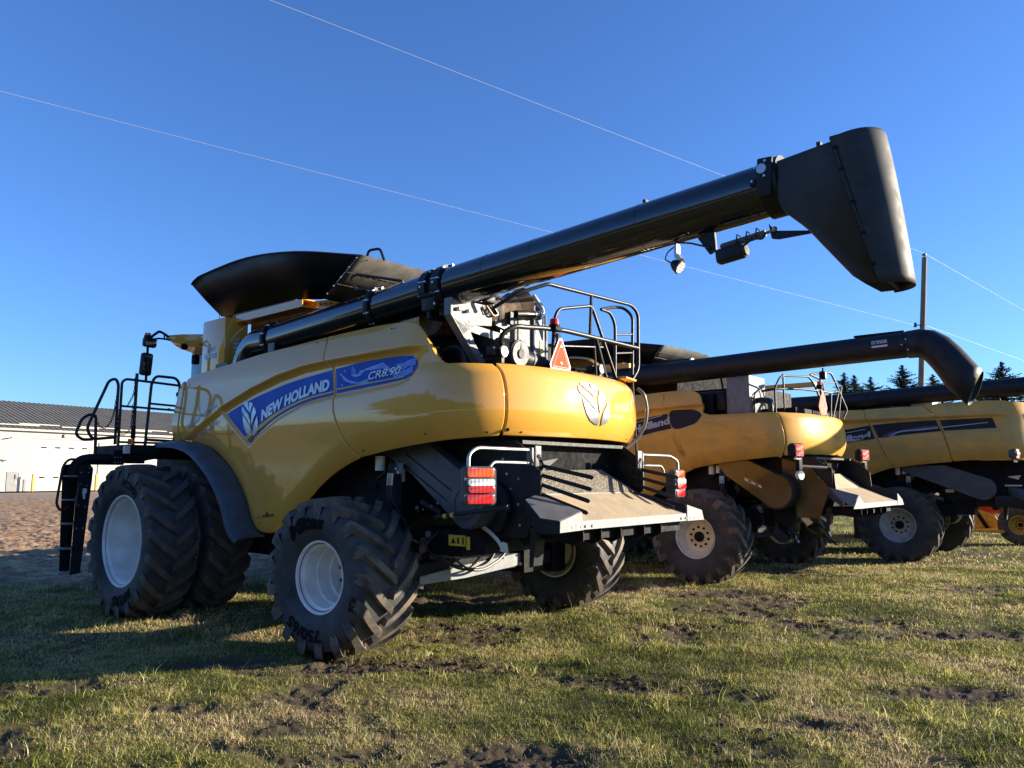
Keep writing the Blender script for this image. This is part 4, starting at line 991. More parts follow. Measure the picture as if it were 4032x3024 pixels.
        rb.tube([(-1.6, -.36, 3.88), (-1.6, -.32, 3.39)], .019, 0, 10)
        rb.tube([(-1.55, .33, 3.14), (-1.6, .36, 3.50), (-1.6, .28, 3.62), (-1.6, -.36, 3.765), (-1.6, -.44, 3.64), (-1.62, -.84, 2.93)], .019, .09, 12)
        rb.tube([(-1.55, .33, 3.14), (-1.55, .33, 2.90)], .019); rb.tube([(-1.6, .32, 3.20), (-1.6, -.58, 3.30)], .012)
        rb.tube([(-1.6, -.56, 3.755), (-1.5, -.98, 3.87), (-1.5, -1.22, 3.90), (-1.58, -1.30, 3.80), (-1.58, -1.26, 2.95)], .019, .09, 12)
        rb.tube([(-1.6, -.56, 3.755), (-1.6, -.76, 3.75), (-1.6, -.86, 3.62), (-1.6, -.84, 2.96)], .019, .08, 12)
        for z in (3.30, 3.535): rb.tube([(-1.6, -.85, z-.04), (-1.58, -1.26, z+.02)], .014)
        rb.tube([(-1.45, 1.0, 3.14), (-1.52, 1.17, 3.13), (-1.56, 1.18, 3.22), (-1.62, 1.05, 3.31), (-1.62, .90, 3.32), (-1.62, .60, 3.355), (-1.62, .20, 3.385), (-1.62, -.5, 3.385), (-1.62, -1.34, 3.385)], .027, .07, 14)
        rb.tube([(-1.62, -.42, 3.38), (-1.62, -.62, 2.92)], .022); rb.tube([(-1.6, -.44, 2.9), (-1.6, -.41, 3.30), (-1.6, -.50, 3.42), (-1.6, -.54, 3.30)], .014, .05)
        rb.tube([(-1.58, -1.26, 3.10), (-1.62, -1.27, 2.0)], .014)
        rb.mat('grey_plastic'); rb.tube([(-1.66, -1.24, 2.86), (-1.72, -1.30, 2.80), (-1.74, -1.34, 2.62), (-1.72, -1.33, 2.42), (-1.66, -1.24, 2.24), (-1.58, -1.06, 2.11)], .022, .08, 10)
        rb.build('hand_rail', None, root)
        st = MB().mat('orange_yellow'); st.box((-1.60, -1.02, 2.955), (.22, .36, .03), rz=.2, bev=.01); st.mat('frame_black')
        bolts(st, [(-1.6, -1.1, 2.94)], (-1, 0, 0)); st.build('foot_step', None, root)
        gb = MB().mat('frame_black'); gb.tube([(-1.2, -.2, 3.05), (-1.5, -.9, 3.05)], .02); gb.b2((-1.5, -1.2, 2.88), (-1.1, -.3, 2.93)); gb.build('walkway', None, root)
        tr = (0.12, .50, 2.935, 3.275, -1.80)
    else:
        mb = MB().mat('galvanised'); mb.b2((-.73, .72, 2.9), (-.3, 1.42, 3.60), bev=.01); mb.mat('satin_black'); mb.tube([(-.76, 1.3, 2.9), (-.76, 1.3, 3.25), (-.76, .8, 3.45)], .015, .1); mb.mat('frame_black'); mb.b2((0, 1.0, 2.9), (.35, 1.35, 3.32)); mb.tube([(-.3, 1.40, 2.9), (-.2, 1.42, 3.6)], .02); mb.build('cooling_box', None, root)
        if style == 2:
            rb = MB().mat('tube_black')
            a, b = (-1.1, 1.25), (-1.6, -.4)
            def L(u, z): return (a[0]+(b[0]-a[0])*u, a[1]+(b[1]-a[1])*u, z)
            rb.tube([(-.9, 1.3, 3.30), L(.0, 3.33), L(.45, 3.38), L(.95, 3.36)], .021, .2, 12)
            rb.tube([L(.02, 2.9), L(.02, 3.35), L(.12, 3.58), L(.58, 3.62), L(.66, 3.5), L(.86, 2.9)], .018, .08, 12); rb.tube([L(.16, 2.9), L(.16, 3.62)], .018)
            rb.tube([L(.60, 3.66), L(.82, 3.74), L(.96, 3.74), L(1.02, 3.6), L(1.22, 3.05), L(1.14, 2.88)], .018, .06, 12); rb.tube([L(.60, 3.66), L(.76, 3.60), L(.82, 3.50), L(.84, 2.9)], .018, .08, 12)
            rb.tube([L(.82, 3.32), L(1.08, 3.40)], .012); rb.tube([L(.82, 3.52), L(1.02, 3.56)], .012); rb.tube([L(.95, 3.36), L(.92, 2.9)], .016); rb.tube([L(1.06, 2.88), L(1.14, 3.5)], .014); rb.tube([L(.96, 2.9), L(1.08, 3.38)], .016)
            rb.build('hand_rail', None, root)
    # warning triangle with its beacon
    if style < 3:
        cx, cz, x = (.33, 3.10, -1.66) if one else (.35, 3.12, -1.64)
        if one:
            tri = [(-.025, .175), (.025, .175), (.205, -.13), (.185, -.175), (-.185, -.175), (-.205, -.13)]; ti = [(-.0, .13), (.155, -.13), (-.155, -.13)]
        else:
            tri = [(-.05, .22), (.05, .22), (.24, -.08), (.14, -.22), (-.14, -.22), (-.24, -.08)]; ti = [(-.0, .16), (.10, -.10), (-.10, -.10)]
        k = .92; sl = .02
        mb = MB().mat('triangle_edge' if one else 'faded_pink'); mb.prism([(cx+y*k-z*sl, cz+z) for y, z in tri], 0, x, x+.004)
        mb.mat('orange_triangle' if one else 'faded_pink'); mb.prism([(cx+y*k*.86-z*sl, cz+z*.88-.004) for y, z in tri], 0, x-.004, x-.001)
        mb.mat('sticker_white'); 
        e = [Vector((x-.006, cx+y*k-z*sl, cz+z-.015)) for y, z in ti]
        for i in range(3): mb.tube([e[i], e[(i+1) % 3]], .004, 0, 5)
        mb.mat('bright_steel'); bolts(mb, [(x-.004, cx, cz+.08), (x-.004, cx, cz-.10)], (-1, 0, 0), .013, .01)
        mb.mat('frame_black'); mb.box((x+.03, cx, cz+.10), (.03, .05, .26)); mb.build('warning_triangle', None, root)
        mb = MB().mat('frame_black'); mb.box((x+.02, cx+.06, cz+.27), (.10, .12, .05), bev=.01); mb.tube([(x+.02, cx+.08, cz+.29), (x+.02, cx+.08, cz+.315)], .06, 0, 20)
        mb.mat('lens_red' if one else 'lens_orange'); mb.tube([(x+.02, cx+.08, cz+.315), (x+.02, cx+.08, cz+.375), (x+.02, cx+.08, cz+.385)], [.052, .048, .03] if one else [.04, .04, .02], 0, 20)
        mb.mat('hose_black'); mb.tube([(x, cx+.1, cz+.27), (x-.02, cx+.12, cz+.18), (x, cx+.06, cz+.14)], .006, .03, 6); mb.build('warning_beacon', None, root)

    # ---- chopper housing and deck
    mb = MB().mat('satin_black')
    c0 = .12
    mb.prism([(-1.15, 2.14), (-1.72, 2.13), (-1.98, 1.95), (-1.98, 1.62), (-1.62, 1.40), (-1.0, 1.30), (-.7, 1.6), (-.7, 2.14)], 1, c0-.95, c0-.93); mb.prism([(-1.0, 2.14), (-1.66, 2.13), (-1.98, 1.93), (-1.98, 1.62), (-1.80, 1.18), (-1.0, 1.15), (-.7, 1.6), (-.7, 2.14)], 1, c0+.95, c0+.97)
    mb.mat('chute_black'); mb.b2((-1.55, c0-.93, 1.25), (-.75, c0+.93, 2.10)); mb.mat('satin_black'); mb.b2((-1.72, c0-.93, 2.10), (-.7, c0+.93, 2.135))
    if one:
        mb.mat('bright_steel'); bolts(mb, [(-1.5, c0+.97, 1.95), (-1.55, c0+.97, 1.80), (-1.60, c0+.97, 1.65), (-1.7, c0+.97, 1.5), (-1.72, c0+.97, 1.3), (-1.45, c0+.97, 2.05)], (0, 1, 0), .018, .012)
        bolts(mb, [(-1.56, .9, 2.03), (-1.2-.36, -.7, 1.9)], (-1, 0, 0), .012, .01)
    mb.build('chopper_housing', None, root)
    mb = MB().mat('steel_plate' if one else 'galvanised'); mb.plate([(-1.80, 1.04, 1.90), (-1.74, .50, 1.96), (-1.66, .62, 1.845), (-1.72, 1.04, 1.80)], .006)
    mb.mat('deck_speckled' if one else 'deck_dusty'); mb.plate([(-1.62, c0+.92, 1.83), (-1.62, c0-.6, 1.85), (-1.90, c0-.9, 1.60), (-1.90, c0+.92, 1.60)], .006)
    mb.mat('galvanised'); mb.b2((-1.915, c0-.55, 1.592), (-1.895, c0+.92, 1.604))
    mb.build('chute_slope', None, root)
    dk = MB()
    if one:
        dk.mat('deck_dusty'); dk.plate([(-1.90, 1.06, 1.597), (-1.90, -.66, 1.597), (-2.44, -.93, 1.36), (-2.44, 1.06, 1.36)], .008)
        dk.mat('galvanised'); dk.plate([(-2.45, 1.09, 1.365), (-2.45, -.94, 1.365), (-2.455, -.94, 1.285), (-2.455, 1.09, 1.285)], .008)
        dk.mat('steel_plate'); dk.plate([(-2.458, 1.09, 1.45), (-2.458, 1.42, 1.375), (-2.462, 1.43, 1.275), (-2.462, 1.07, 1.283)], .008); dk.plate([(-2.458, -.94, 1.46), (-2.458, -1.29, 1.39), (-2.462, -1.33, 1.28), (-2.462, -.93, 1.283)], .008)
        dk.mat('bright_steel'); bolts(dk, [(-2.46, y, 1.315) for y in (1.24, 1.11, 1.03, .92, -.80, -.90, -1.0, -1.1)], (-1, 0, 0), .014, .01)
        dk.build('spreader_deck', None, root)
        wg = MB().mat('dusty_grey'); wg.plate([(-1.92, 1.07, 1.60), (-1.96, 1.30, 1.555), (-2.30, 1.50, 1.40), (-2.45, 1.42, 1.378), (-2.45, 1.09, 1.455)], .008)
        wg.mat('satin_black'); wg.plate([(-1.96, 1.30, 1.55), (-2.30, 1.50, 1.395), (-2.30, 1.49, 1.26), (-1.97, 1.31, 1.37)], .008); wg.plate([(-2.30, 1.50, 1.395), (-2.45, 1.425, 1.373), (-2.45, 1.425, 1.27), (-2.30, 1.49, 1.26)], .008)
        wg.build('deck_wing', None, root); wg = MB()
        wg.mat('satin_black'); wg.plate([(-1.95, -.70, 1.60), (-2.44, -.93, 1.455), (-2.44, -.93, 1.365), (-1.92, -.66, 1.60)], .008); wg.plate([(-1.95, -.70, 1.60), (-2.44, -.93, 1.455), (-2.44, -1.28, 1.385), (-2.0, -1.1, 1.5)], .008)
        wg.build('deck_wing', None, root)
        sk = MB().mat('sticker_yellow'); sk.plate([(-2.24, 1.30, 1.452), (-2.34, 1.38, 1.410), (-2.42, 1.26, 1.424), (-2.32, 1.17, 1.468)], .004); sk.mat('sticker_black'); sk.plate([(-2.25+.006, 1.33, 1.449), (-2.29, 1.36, 1.432), (-2.30, 1.32, 1.439)], .004); sk.plate([(-2.30, 1.27, 1.452), (-2.34, 1.30, 1.437), (-2.37, 1.25, 1.443), (-2.33, 1.22, 1.458)], .004); sk.build('warning_sticker', None, root)
        for nm, pts in (('L', ((-1.93, 1.07), (-2.47, .93))), ('R', ((-1.80, -.79), (-2.42, -.80)))):
            (x0, y0), (x1, y1) = pts; ln = math.hypot(x1-x0, y1-y0); ux, uy = (x1-x0)/ln, (y1-y0)/ln
            gb = MB().mat('satin_black')
            def Q(u, z): return (x0+ux*u, y0+uy*u, z)
            gb.plate([Q(-.12, 2.0), Q(.0, 1.93), Q(.05, 1.91), Q(.02, 1.60), Q(-.20, 1.56), Q(-.20, 1.75)], .008)
            zs = ((1.905, 1.765), (1.815, 1.655), (1.725, 1.545), (1.635, 1.435))
            for i, (za, zb) in enumerate(zs):
                L_ = ln+.02-.02*i
                P = [(0, za), (L_-.02, zb+.02), (L_, zb), (L_-.02, zb-.022), (0, za-.038)]
                gb.plate([Q(u, z) for u, z in P], .010)
            gb.build('slatted_guard', None, root)
    else:
        dk.mat('deck_dusty'); dk.plate([(-1.90, 1.02, 1.60), (-1.90, -.82, 1.60), (-2.44, -.93, 1.36), (-2.44, 1.06, 1.36)], .008)
        dk.mat('galvanised'); dk.plate([(-2.45, 1.09, 1.365), (-2.45, -.94, 1.365), (-2.455, -.94, 1.285), (-2.455, 1.09, 1.285)], .008)
        dk.mat('steel_plate'); dk.plate([(-2.458, 1.33, 1.50), (-2.458, 1.09, 1.37), (-2.458, 1.07, 1.28), (-2.46, 1.64, 1.29)], .008); dk.plate([(-2.458, -.94, 1.50), (-2.458, -1.25, 1.38), (-2.46, -1.33, 1.28), (-2.46, -.93, 1.283)], .008)
        dk.build('spreader_deck', None, root)
        wg = MB().mat('grey_plastic'); wg.plate([(-1.9, 1.05, 1.60), (-2.0, 1.35, 1.62), (-2.30, 1.60, 1.40), (-2.45, 1.62, 1.32), (-2.45, 1.33, 1.50)], .008); wg.plate([(-2.0, 1.35, 1.62), (-2.30, 1.62, 1.40), (-2.30, 1.60, 1.30), (-2.0, 1.33, 1.45)], .008)
        wg.build('deck_wing', None, root); wg = MB()
        wg.mat('satin_black'); wg.plate([(-1.9, -.80, 1.60), (-1.95, -.80, 1.72), (-2.44, -.93, 1.50), (-2.44, -.93, 1.365)], .008); wg.build('deck_wing', None, root)
        gb = MB().mat('satin_black'); gb.plate([(-1.85, -.8, 2.08), (-2.05, -.78, 1.88), (-2.07, -.78, 1.62), (-1.85, -.8, 1.55)], .01); gb.plate([(-1.85, 1.05, 2.08), (-2.0, 1.05, 1.85), (-2.02, 1.05, 1.55), (-1.85, 1.05, 1.50)], .01); gb.build('side_guard', None, root)
    # under-deck brackets
    ub = MB().mat('frame_black'); ub.b2((-2.3, -1.05, 1.17), (-1.5, 1.0, 1.26)); 
    for y in (.95, .65, .30, -.15, -.5): ub.plate([(-2.38, y, 1.28), (-2.38, y, 1.17), (-2.28, y, 1.12), (-1.9, y, 1.18), (-1.9, y, 1.28)], .012)
    ub.cyl((-1.7, -1.0, 1.16), (-1.7, 1.0, 1.16), .06, 16); ub.mat('satin_black'); ub.prism([(-1.86, 1.28), (-1.95, 1.28), (-1.90, .92), (-1.85, .90)], 1, c0+.85, c0+.99)
    ub.mat('galvanised'); ub.b2((-1.9, -1.3, 1.12), (-1.75, -.95, 1.28))
    ub.build('deck_bracket', None, root)

    # chopper belt cover, a long tapering box ending in a round pulley cover
    if one: M1, M2, y0, y1 = 'grey_plastic', 'satin_black', 1.18, 1.34
    elif style == 2: M1, M2, y0, y1 = 'amber_panel', 'frame_black', 1.25, 1.50
    else: M1, M2, y0, y1 = 'grey_plastic', 'satin_black', 1.25, 1.48
    if one: poly = [(.12, 2.10), (-.66, 2.13)]+[(-1.22+.235*math.cos(a), 1.475+.235*math.sin(a)) for a in np.linspace(2.35, 2*PI-.75-2*PI+2*PI, 20)[::1]][::1]
    if one:
        arcp = [(-1.24+.25*math.cos(a), 1.50+.25*math.sin(a)) for a in np.linspace(PI*.80, PI*1.78, 16)]
        poly = [(-.62, 2.14)]+arcp+[(-.42, 1.79), (.12, 2.06), (.10, 2.14)]
    elif style == 2:
        arcp = [(-1.16+.28*math.cos(a), 1.55+.28*math.sin(a)) for a in np.linspace(PI*.70, PI*1.75, 16)]
        poly = [(-.60, 2.12)]+arcp+[(-.27, 1.82), (-.12, 2.02)]
    else:
        arcp = [(-1.58+.23*math.cos(a), 1.55+.23*math.sin(a)) for a in np.linspace(PI*.62, PI*1.62, 16)]
        poly = [(-.9, 2.04)]+arcp+[(-.55, 1.72), (-.05, 1.93), (-.1, 2.04)]
    cb = MB().mat(M1); cb.prism(poly, 1, y0, y1)
    if one:
        cb.mat('satin_black')
        for d in (0, .05):
            for off in (.0, .20): cb.tube([(-.30-d+off*.6, y1+.002, 2.02-off*.35-d*.4), (-1.02-d+off*.6, y1+.002, 1.62-off*.35-d*.4+.0)], .006, 0, 6)
        cb.mat('grey_plastic'); cb.cyl((-1.24, y1, 1.50), (-1.24, y1+.03, 1.50), .235, 36); cb.mat('satin_black'); cb.tube([(-1.24+.15*math.cos(a), y1+.031, 1.50+.15*math.sin(a)) for a in np.linspace(0, 2*PI, 30)[:-1]], .004, 0, 5, closed=True)
        cb.mat('satin_black'); cb.cyl((-1.36, y0-.06, 1.47), (-1.36, y0, 1.47), .27, 32)
    elif style == 2:
        cb.mat('satin_black'); cb.cyl((-1.16, y0-.05, 1.55), (-1.16, y1-.012, 1.55), .31, 36); cb.mat('sticker_white'); cb.plate([(-.62, y1+.003, 1.79), (-.62, y1+.003, 1.735), (-.92, y1+.003, 1.60), (-.92, y1+.003, 1.655)], .004)
        cb.mat('lens_orange'); cb.plate([(-.625, y1+.005, 1.79), (-.625, y1+.005, 1.772), (-.92, y1+.005, 1.638), (-.92, y1+.005, 1.655)], .004); cb.mat('sticker_black'); cb.plate([(-.68, y1+.006, 1.745), (-.70, y1+.006, 1.71), (-.76, y1+.006, 1.69), (-.73, y1+.006, 1.73)], .004); cb.plate([(-.82, y1+.006, 1.68), (-.82, y1+.006, 1.65), (-.87, y1+.006, 1.635), (-.86, y1+.006, 1.665)], .004)
        cb.mat('frame_black'); cb.tube([(-.60, y1, 2.13), (-1.25, y1, 1.83)], .012, 0, 6)
    cb.build('belt_cover', None, root, smooth=30)
    if style == 3:
        mb = MB().mat('frame_black'); mb.b2((-2.6, -1.2, 1.75), (-.9, 1.2, 2.14)); mb.b2((-2.6, -1.1, 1.25), (-1.7, 1.3, 1.8)); mb.mat('satin_black'); mb.b2((-2.6, 1.1, 1.18), (-1.75, 1.42, 1.42), bev=.03)
        mb.mat('bright_steel'); mb.box((-2.1, 1.35, 1.62), (.3, .04, .03)); mb.plate([(-2.0, 1.4, 1.80), (-2.25, 1.4, 1.83), (-2.2, 1.4, 1.74)], .01); mb.build('straw_hood', None, root)
        st = MB().mat('sticker_white'); st.box((-.93, 1.30, 1.50), (.16, .004, .07)); st.build('warning_sticker', None, root)
    if style == 2:
        mb = MB().mat('amber_panel'); mb.plate([(-1.15, 1.12, 2.12), (-1.60, 1.12, 2.0), (-1.95, 1.12, 1.60), (-1.75, 1.12, 1.1), (-1.15, 1.12, 1.1)], .01); mb.build('chopper_side', None, root)
        # folded straw spreader hanging low between the wheels
        mb = MB().mat('satin_black'); mb.box((-1.05, 1.0, 1.05), (.5, .3, .35), ry=.4, bev=.03); mb.box((-.8, .95, 1.28), (.5, .4, .12), ry=.2, bev=.02); mb.cyl((-1.05, .9, .80), (-1.15, 1.15, .86), .17, 20)
        mb.mat('gloss_black'); mb.plate([(-1.45, 1.0, 1.12), (-1.85, 1.0, .88), (-1.88, .98, .80), (-1.50, .95, .98)], .03); mb.plate([(-1.45, 1.0, .98), (-1.95, 1.0, .70), (-1.98, .98, .66), (-1.5, .95, .88)], .03); mb.plate([(-1.0, 1.2, 1.05), (-1.35, 1.2, .80), (-1.4, 1.15, .68), (-1.05, 1.1, .85)], .04)
        mb.mat('bright_steel'); mb.plate([(-1.40, 1.05, 1.10), (-1.52, 1.05, .96), (-1.62, 1.05, 1.02), (-1.50, 1.05, 1.14)], .02)
        mb.mat('hose_black'); mb.tube([(-1.35, 1.2, 1.0), (-1.42, 1.2, .74), (-1.2, 1.2, .60), (-1.05, 1.2, .62)], .014, .1, 8); mb.mat('cream_wheel'); mb.plate([(-1.40, 1.05, 1.32), (-1.55, 1.05, 1.30), (-1.85, 1.05, 1.08), (-1.84, 1.05, 1.04), (-1.55, 1.05, 1.22), (-1.38, 1.05, 1.20)], .015); mb.build('straw_spreader', None, root)
    # axle, hydraulics and clutter under the tail
    ax = MB().mat('steel_plate' if one else 'frame_black')
    if one:
        ax.prism([(.95, .57), (.95, .66), (.35, .72), (-.82, .80), (-.90, .78), (-.90, .70), (-.7, .64), (.2, .58)], 0, -.14, -.12)
        ax.mat('frame_black'); ax.b2((-.12, -1.55, .62), (.14, 1.5, .80)); ax.b2((-.2, -1.2, .55), (.2, -.8, .95)); ax.b2((-.15, -1.75, .50), (.12, -1.45, .88)); ax.b2((-.15, 1.45, .50), (.12, 1.75, .88))
        for k in range(7): ax.cyl((-.15, .9-.27*k, .70+.012*k), (-.14, .9-.27*k, .70+.012*k), .014, 8)
        ax.mat('hose_black'); ax.tube([(-.3, .9, .95), (-.32, .6, .74), (-.3, .1, .66), (-.26, -.3, .78), (-.2, -.5, .9)], .016, .15, 8); ax.tube([(-.3, .8, 1.0), (-.34, .4, .70), (-.3, 0, .72), (-.2, -.3, .92)], .012, .15, 8)
        ax.mat('cream_wheel'); ax.cyl((-.13, .93, .56), (-.13, .93, .53), .03, 8); ax.cyl((-.13, -.8, .68), (-.13, -.8, .64), .03, 8)
    else:
        w_ = 1.75 if style == 2 else 1.35
        ax.b2((-.12, -w_, .62), (.14, w_, .80)); ax.b2((-.3, -.3, .75), (.3, .3, 1.3))
        if style == 3: ax.mat('galvanised'); ax.lathe([(.75, .22), (.70, .24), (.5, .24), (.45, .22)], (-.75, 0, 1.0), 'Y', 20, 2.4, 5.2); ax.mat('bright_steel'); ax.box((-.62, .6, 1.33), (.34, .5, .05), ry=-.2)
    ax.build('rear_axle', None, root)
    hy = MB().mat('frame_black'); hy.b2((-1.0, -.2, .95), (-.2, 1.15, 1.22)); hy.b2((-1.35, .8, 1.0), (-1.0, 1.2, 1.30))
    hy.mat('satin_black'); hy.tube([(-.95, 1.5 if one else 1.45, 1.365), (-1.92, 1.50, 1.49)], .022, 0, 12) if one else None
    if one:
        hy.mat('sticker_yellow')
        for f in (-1.07, -1.17):
            k = (f+.95)/-.97; hy.tube([(f, 1.5, 1.365+.125*k), (f-.045, 1.5, 1.365+.125*(k+.046))], .0235, 0, 12)
        hy.mat('satin_black'); hy.cyl((-.30, 1.30, 1.25), (-.30, 1.30, .98), .07, 16); hy.box((-.10, 1.33, 1.30), (.16, .03, .15)); hy.cyl((-.1, 1.33, 1.27), (-.1, 1.36, 1.27), .045, 12); hy.box((-.72, 1.35, 1.46), (.32, .02, .05), ry=-.35)
        hy.mat('bright_steel'); bolts(hy, [(-.62, 1.365, 1.43), (-.75, 1.365, 1.47), (-.84, 1.365, 1.50)], (0, 1, 0), .014, .01); hy.tube([(-.42, 1.32, 1.10), (-.50, 1.32, 1.08)], .012)
        hy.mat('galvanised'); hy.cyl((-.62, 1.28, 1.17), (-.62, 1.30, 1.17), .035, 16)
        hy.mat('sticker_yellow'); hy.b2((-.90, 1.16, 1.06), (-1.20, 1.163, 1.19)) if False else hy.box((-.98, 1.22, 1.12), (.24, .006, .11)); hy.box((-1.14, 1.22, 1.10), (.05, .006, .13)); hy.box((-.10, 1.30, .93), (.06, .006, .12), bev=0)
        hy.mat('sticker_black'); hy.plate([(-.90, 1.226, 1.09), (-.96, 1.226, 1.09), (-.93, 1.226, 1.15)], .004); hy.box((-1.0, 1.226, 1.12), (.025, .004, .06)); hy.box((-1.07, 1.226, 1.12), (.018, .004, .07)); hy.plate([(-.08, 1.306, .90), (-.12, 1.306, .90), (-.10, 1.306, .94)], .004)
        hy.mat('cream_wheel'); hy.tube([(-1.32, 1.2, 1.27), (-1.42, 1.2, 1.22), (-1.52, 1.2, 1.15), (-1.58, 1.2, 1.08)], .022, 0, 4); hy.plate([(-1.60, 1.22, 1.14), (-1.66, 1.22, 1.13), (-1.68, 1.22, 1.03), (-1.57, 1.22, 1.05)], .01)
    hy.build('hydraulic_unit', None, root)
    ho = MB().mat('hose_black')
    for i in range(3):
        d = .04*i; ho.tube([(-.15-d*.8, 1.42, 1.92), (-.12-d*.8, 1.44, 1.70), (-.14-d*.8, 1.44, 1.55), (-.22-d, 1.42, 1.40), (-.30-d, 1.38, 1.25)], .013, .1, 8)
        ho.mat('bright_steel'); ho.tube([(-.135-d*.8, 1.432, 1.81), (-.128-d*.8, 1.437, 1.68)], .016, 0, 8); ho.mat('hose_black')
    ho.tube([(.35, 1.3, 1.9), (.2, 1.32, 1.75), (.05, 1.34, 1.80), (-.1, 1.36, 1.95)], .012, .08, 6); ho.tube([(.9, 1.3, 1.6), (.3, 1.3, 1.35), (-.3, 1.3, 1.30)], .02, .1, 8)
    ho.mat('cream_wheel'); ho.cyl((.05, 1.40, 2.0), (.05, 1.40, 1.84), .055, 16); ho.cyl((-.08, 1.38, 2.0), (-.08, 1.38, 1.86), .05, 16) if not one else None
    ho.mat('galvanised'); ho.box((-.26, 1.40, 1.86), (.14, .01, .12)); ho.mat('bright_steel'); bolts(ho, [(-.24, 1.405, 1.86), (-.28, 1.405, 1.82)], (0, 1, 0), .016, .02)
    ho.mat('amber_panel'); ho.b2((.1, 1.28, 1.72), (-.25, 1.30, 1.86)); ho.mat('frame_black')
    build_split(ho, 'hydraulic_hose', root)
    # small valves, brackets and cable runs packed round the axle
    rv = random.Random(style*7+1)
    for k in range(26):
        f, y, z = rv.uniform(-.95, .9), rv.uniform(.85, 1.28), rv.uniform(.98, 1.95); vb = MB().mat(rv.choice(['frame_black', 'satin_black', 'satin_black', 'dusty_grey', 'galvanised', 'rust_brown']))
        if z > 1.9-(f+.2)*.1 and f < -.4: z -= .3
        if k % 3 == 0: vb.cyl((f, y, z), (f+rv.uniform(-.1, .1), y+.10, z+rv.uniform(-.12, .12)), rv.uniform(.02, .05), 12)
        elif k % 3 == 1: vb.box((f, y, z), (rv.uniform(.04, .16), .06, rv.uniform(.04, .14)), ry=rv.uniform(-.6, .6), bev=.006)
        else: vb.mat('hose_black'); vb.tube([(f, 1.25, z), (f+rv.uniform(-.2, .2), 1.34, z-.15), (f+rv.uniform(-.35, .35), 1.30, z-.30), (f+rv.uniform(-.4, .4), 1.2, z-.34)], rv.uniform(.007, .014), .08, 6)
        vb.build('hydraulic_hose' if k % 3 == 2 else 'valve', None, root)
    # ---- tail lamps
    if one:
        for sd, cy in ((1, 1.97), (-1, -1.62)):
            x = -1.98
            lamp_cluster(root, (x, cy, 1.69), -.38 if sd > 0 else .10, .33, .345)
            br = MB().mat('bright_steel'); yi = c0+sd*.96+(.12 if sd > 0 else -.02)
            o1 = .62 if sd > 0 else .55
            br.tube([(x+.05, yi, 2.03), (x+.05, yi+sd*(o1+.12), 2.03), (x+.04, cy+sd*.09, 1.97), (x+.04, cy+sd*.09, 1.84)], .016, .06, 10)
            br.tube([(x+.05, yi, 1.905), (x+.05, yi+sd*(o1-.10), 1.905), (x+.05, yi+sd*(o1-.04), 1.85), (x+.05, yi+sd*(o1-.04), 1.82)], .014, .05, 10)
            br.mat('galvanised'); br.box((x+.05, yi-sd*.01, 1.965), (.07, .03, .17), bev=.005); br.box((x+.02, yi-sd*.09, 1.97), (.02, .09, .20), bev=.005); br.mat('frame_black'); br.cyl((x+.008, yi-sd*.09, 1.97), (x, yi-sd*.09, 1.97), .02, 12)
            br.mat('hose_black'); br.tube([(x+.02, yi+sd*.04, 2.02), (x, yi+sd*.0, 1.88), (x-.01, yi-sd*.10, 1.82), (x-.01, yi-sd*.15, 1.88), (x, yi-sd*.10, 1.96)], .008, .05, 6)
            br.build('lamp_bracket', None, root)
            if sd > 0:
                rf = MB().mat('galvanised'); bolts(rf, [(-1.9, c0+.97, 1.45), (-1.72, c0+.98, 1.75)], (0, 1, 0), .02, .02); build_split(rf, 'bolt', root)
    elif style == 2:
        for cy in (2.56, -.68-.1):
            lamp_cluster(root, (-1.95, cy, 2.20), -.30, .26 if cy > 0 else .3, .22, three=False)
            br = MB().mat('frame_black'); br.tube([(-1.9, 1.1 if cy > 0 else -.9, 1.95), (-1.9, cy-.15, 1.96)], .025, 0, 8); br.box((-1.93, cy-.12, 2.0), (.06, .14, .20), bev=.01); br.mat('bright_steel'); br.tube([(-1.95, cy+.1, 2.07), (-1.95, cy-.1, 2.07)], .018); br.build('lamp_bracket', None, root)
        rl = MB().mat('frame_black'); rl.cyl((-1.6, 1.60, 1.88), (-1.6, 1.60, 1.95), .03); rl.mat('lens_clear'); rl.cyl((-1.60, 1.60, 1.82), (-1.66, 1.62, 1.82), .075, 20); rl.build('round_lamp', None, root)
    else:
        lamp_cluster(root, (-2.25, 1.95, 2.25), -.3, .16, .20, three='pink')
        br = MB().mat('frame_black'); br.tube([(-2.2, 1.3, 2.1), (-2.2, 1.95, 2.1), (-2.2, 1.95, 2.2)], .02, .04, 8); br.build('lamp_bracket', None, root)

def fender(root):
    """flexible mudguard following the arch behind the front wheel"""
    I = catmull([(4.35, 2.25), (3.95, 2.25), (3.60, 2.215), (3.26, 2.12), (2.90, 1.93), (2.67, 1.76), (2.50, 1.59), (2.36, 1.41), (2.24, 1.20), (2.13, 1.09), (2.02, 1.04)], 4)
    R = []
    n = len(I)
    for i, (f, h) in enumerate(I):
        a, b = I[max(i-1, 0)], I[min(i+1, n-1)]; t = np.array((b[0]-a[0], b[1]-a[1])); t /= np.linalg.norm(t); nn = np.array((t[1], -t[0]))*-1   # points away from the tyre
        k = min(1, i/8)
        prof = [(1.58, .02), (1.70, .03), (1.82, .022), (1.93, -.005), (1.965, -.035), (1.97, -.075), (1.955, -.075), (1.94, -.04), (1.80, -.01), (1.58, -.01)]
        s = -1 if nn[1] < 0 and i < n*.3 else 1
        up = nn if nn[0]*-1+nn[1] > 0 else -nn
        R.append([(f+up[0]*d, y, h+up[1]*d) for y, d in prof])
    mb = MB().mat('grey_plastic'); mb.rings(R); mb.build('mudguard', None, root, smooth=50)

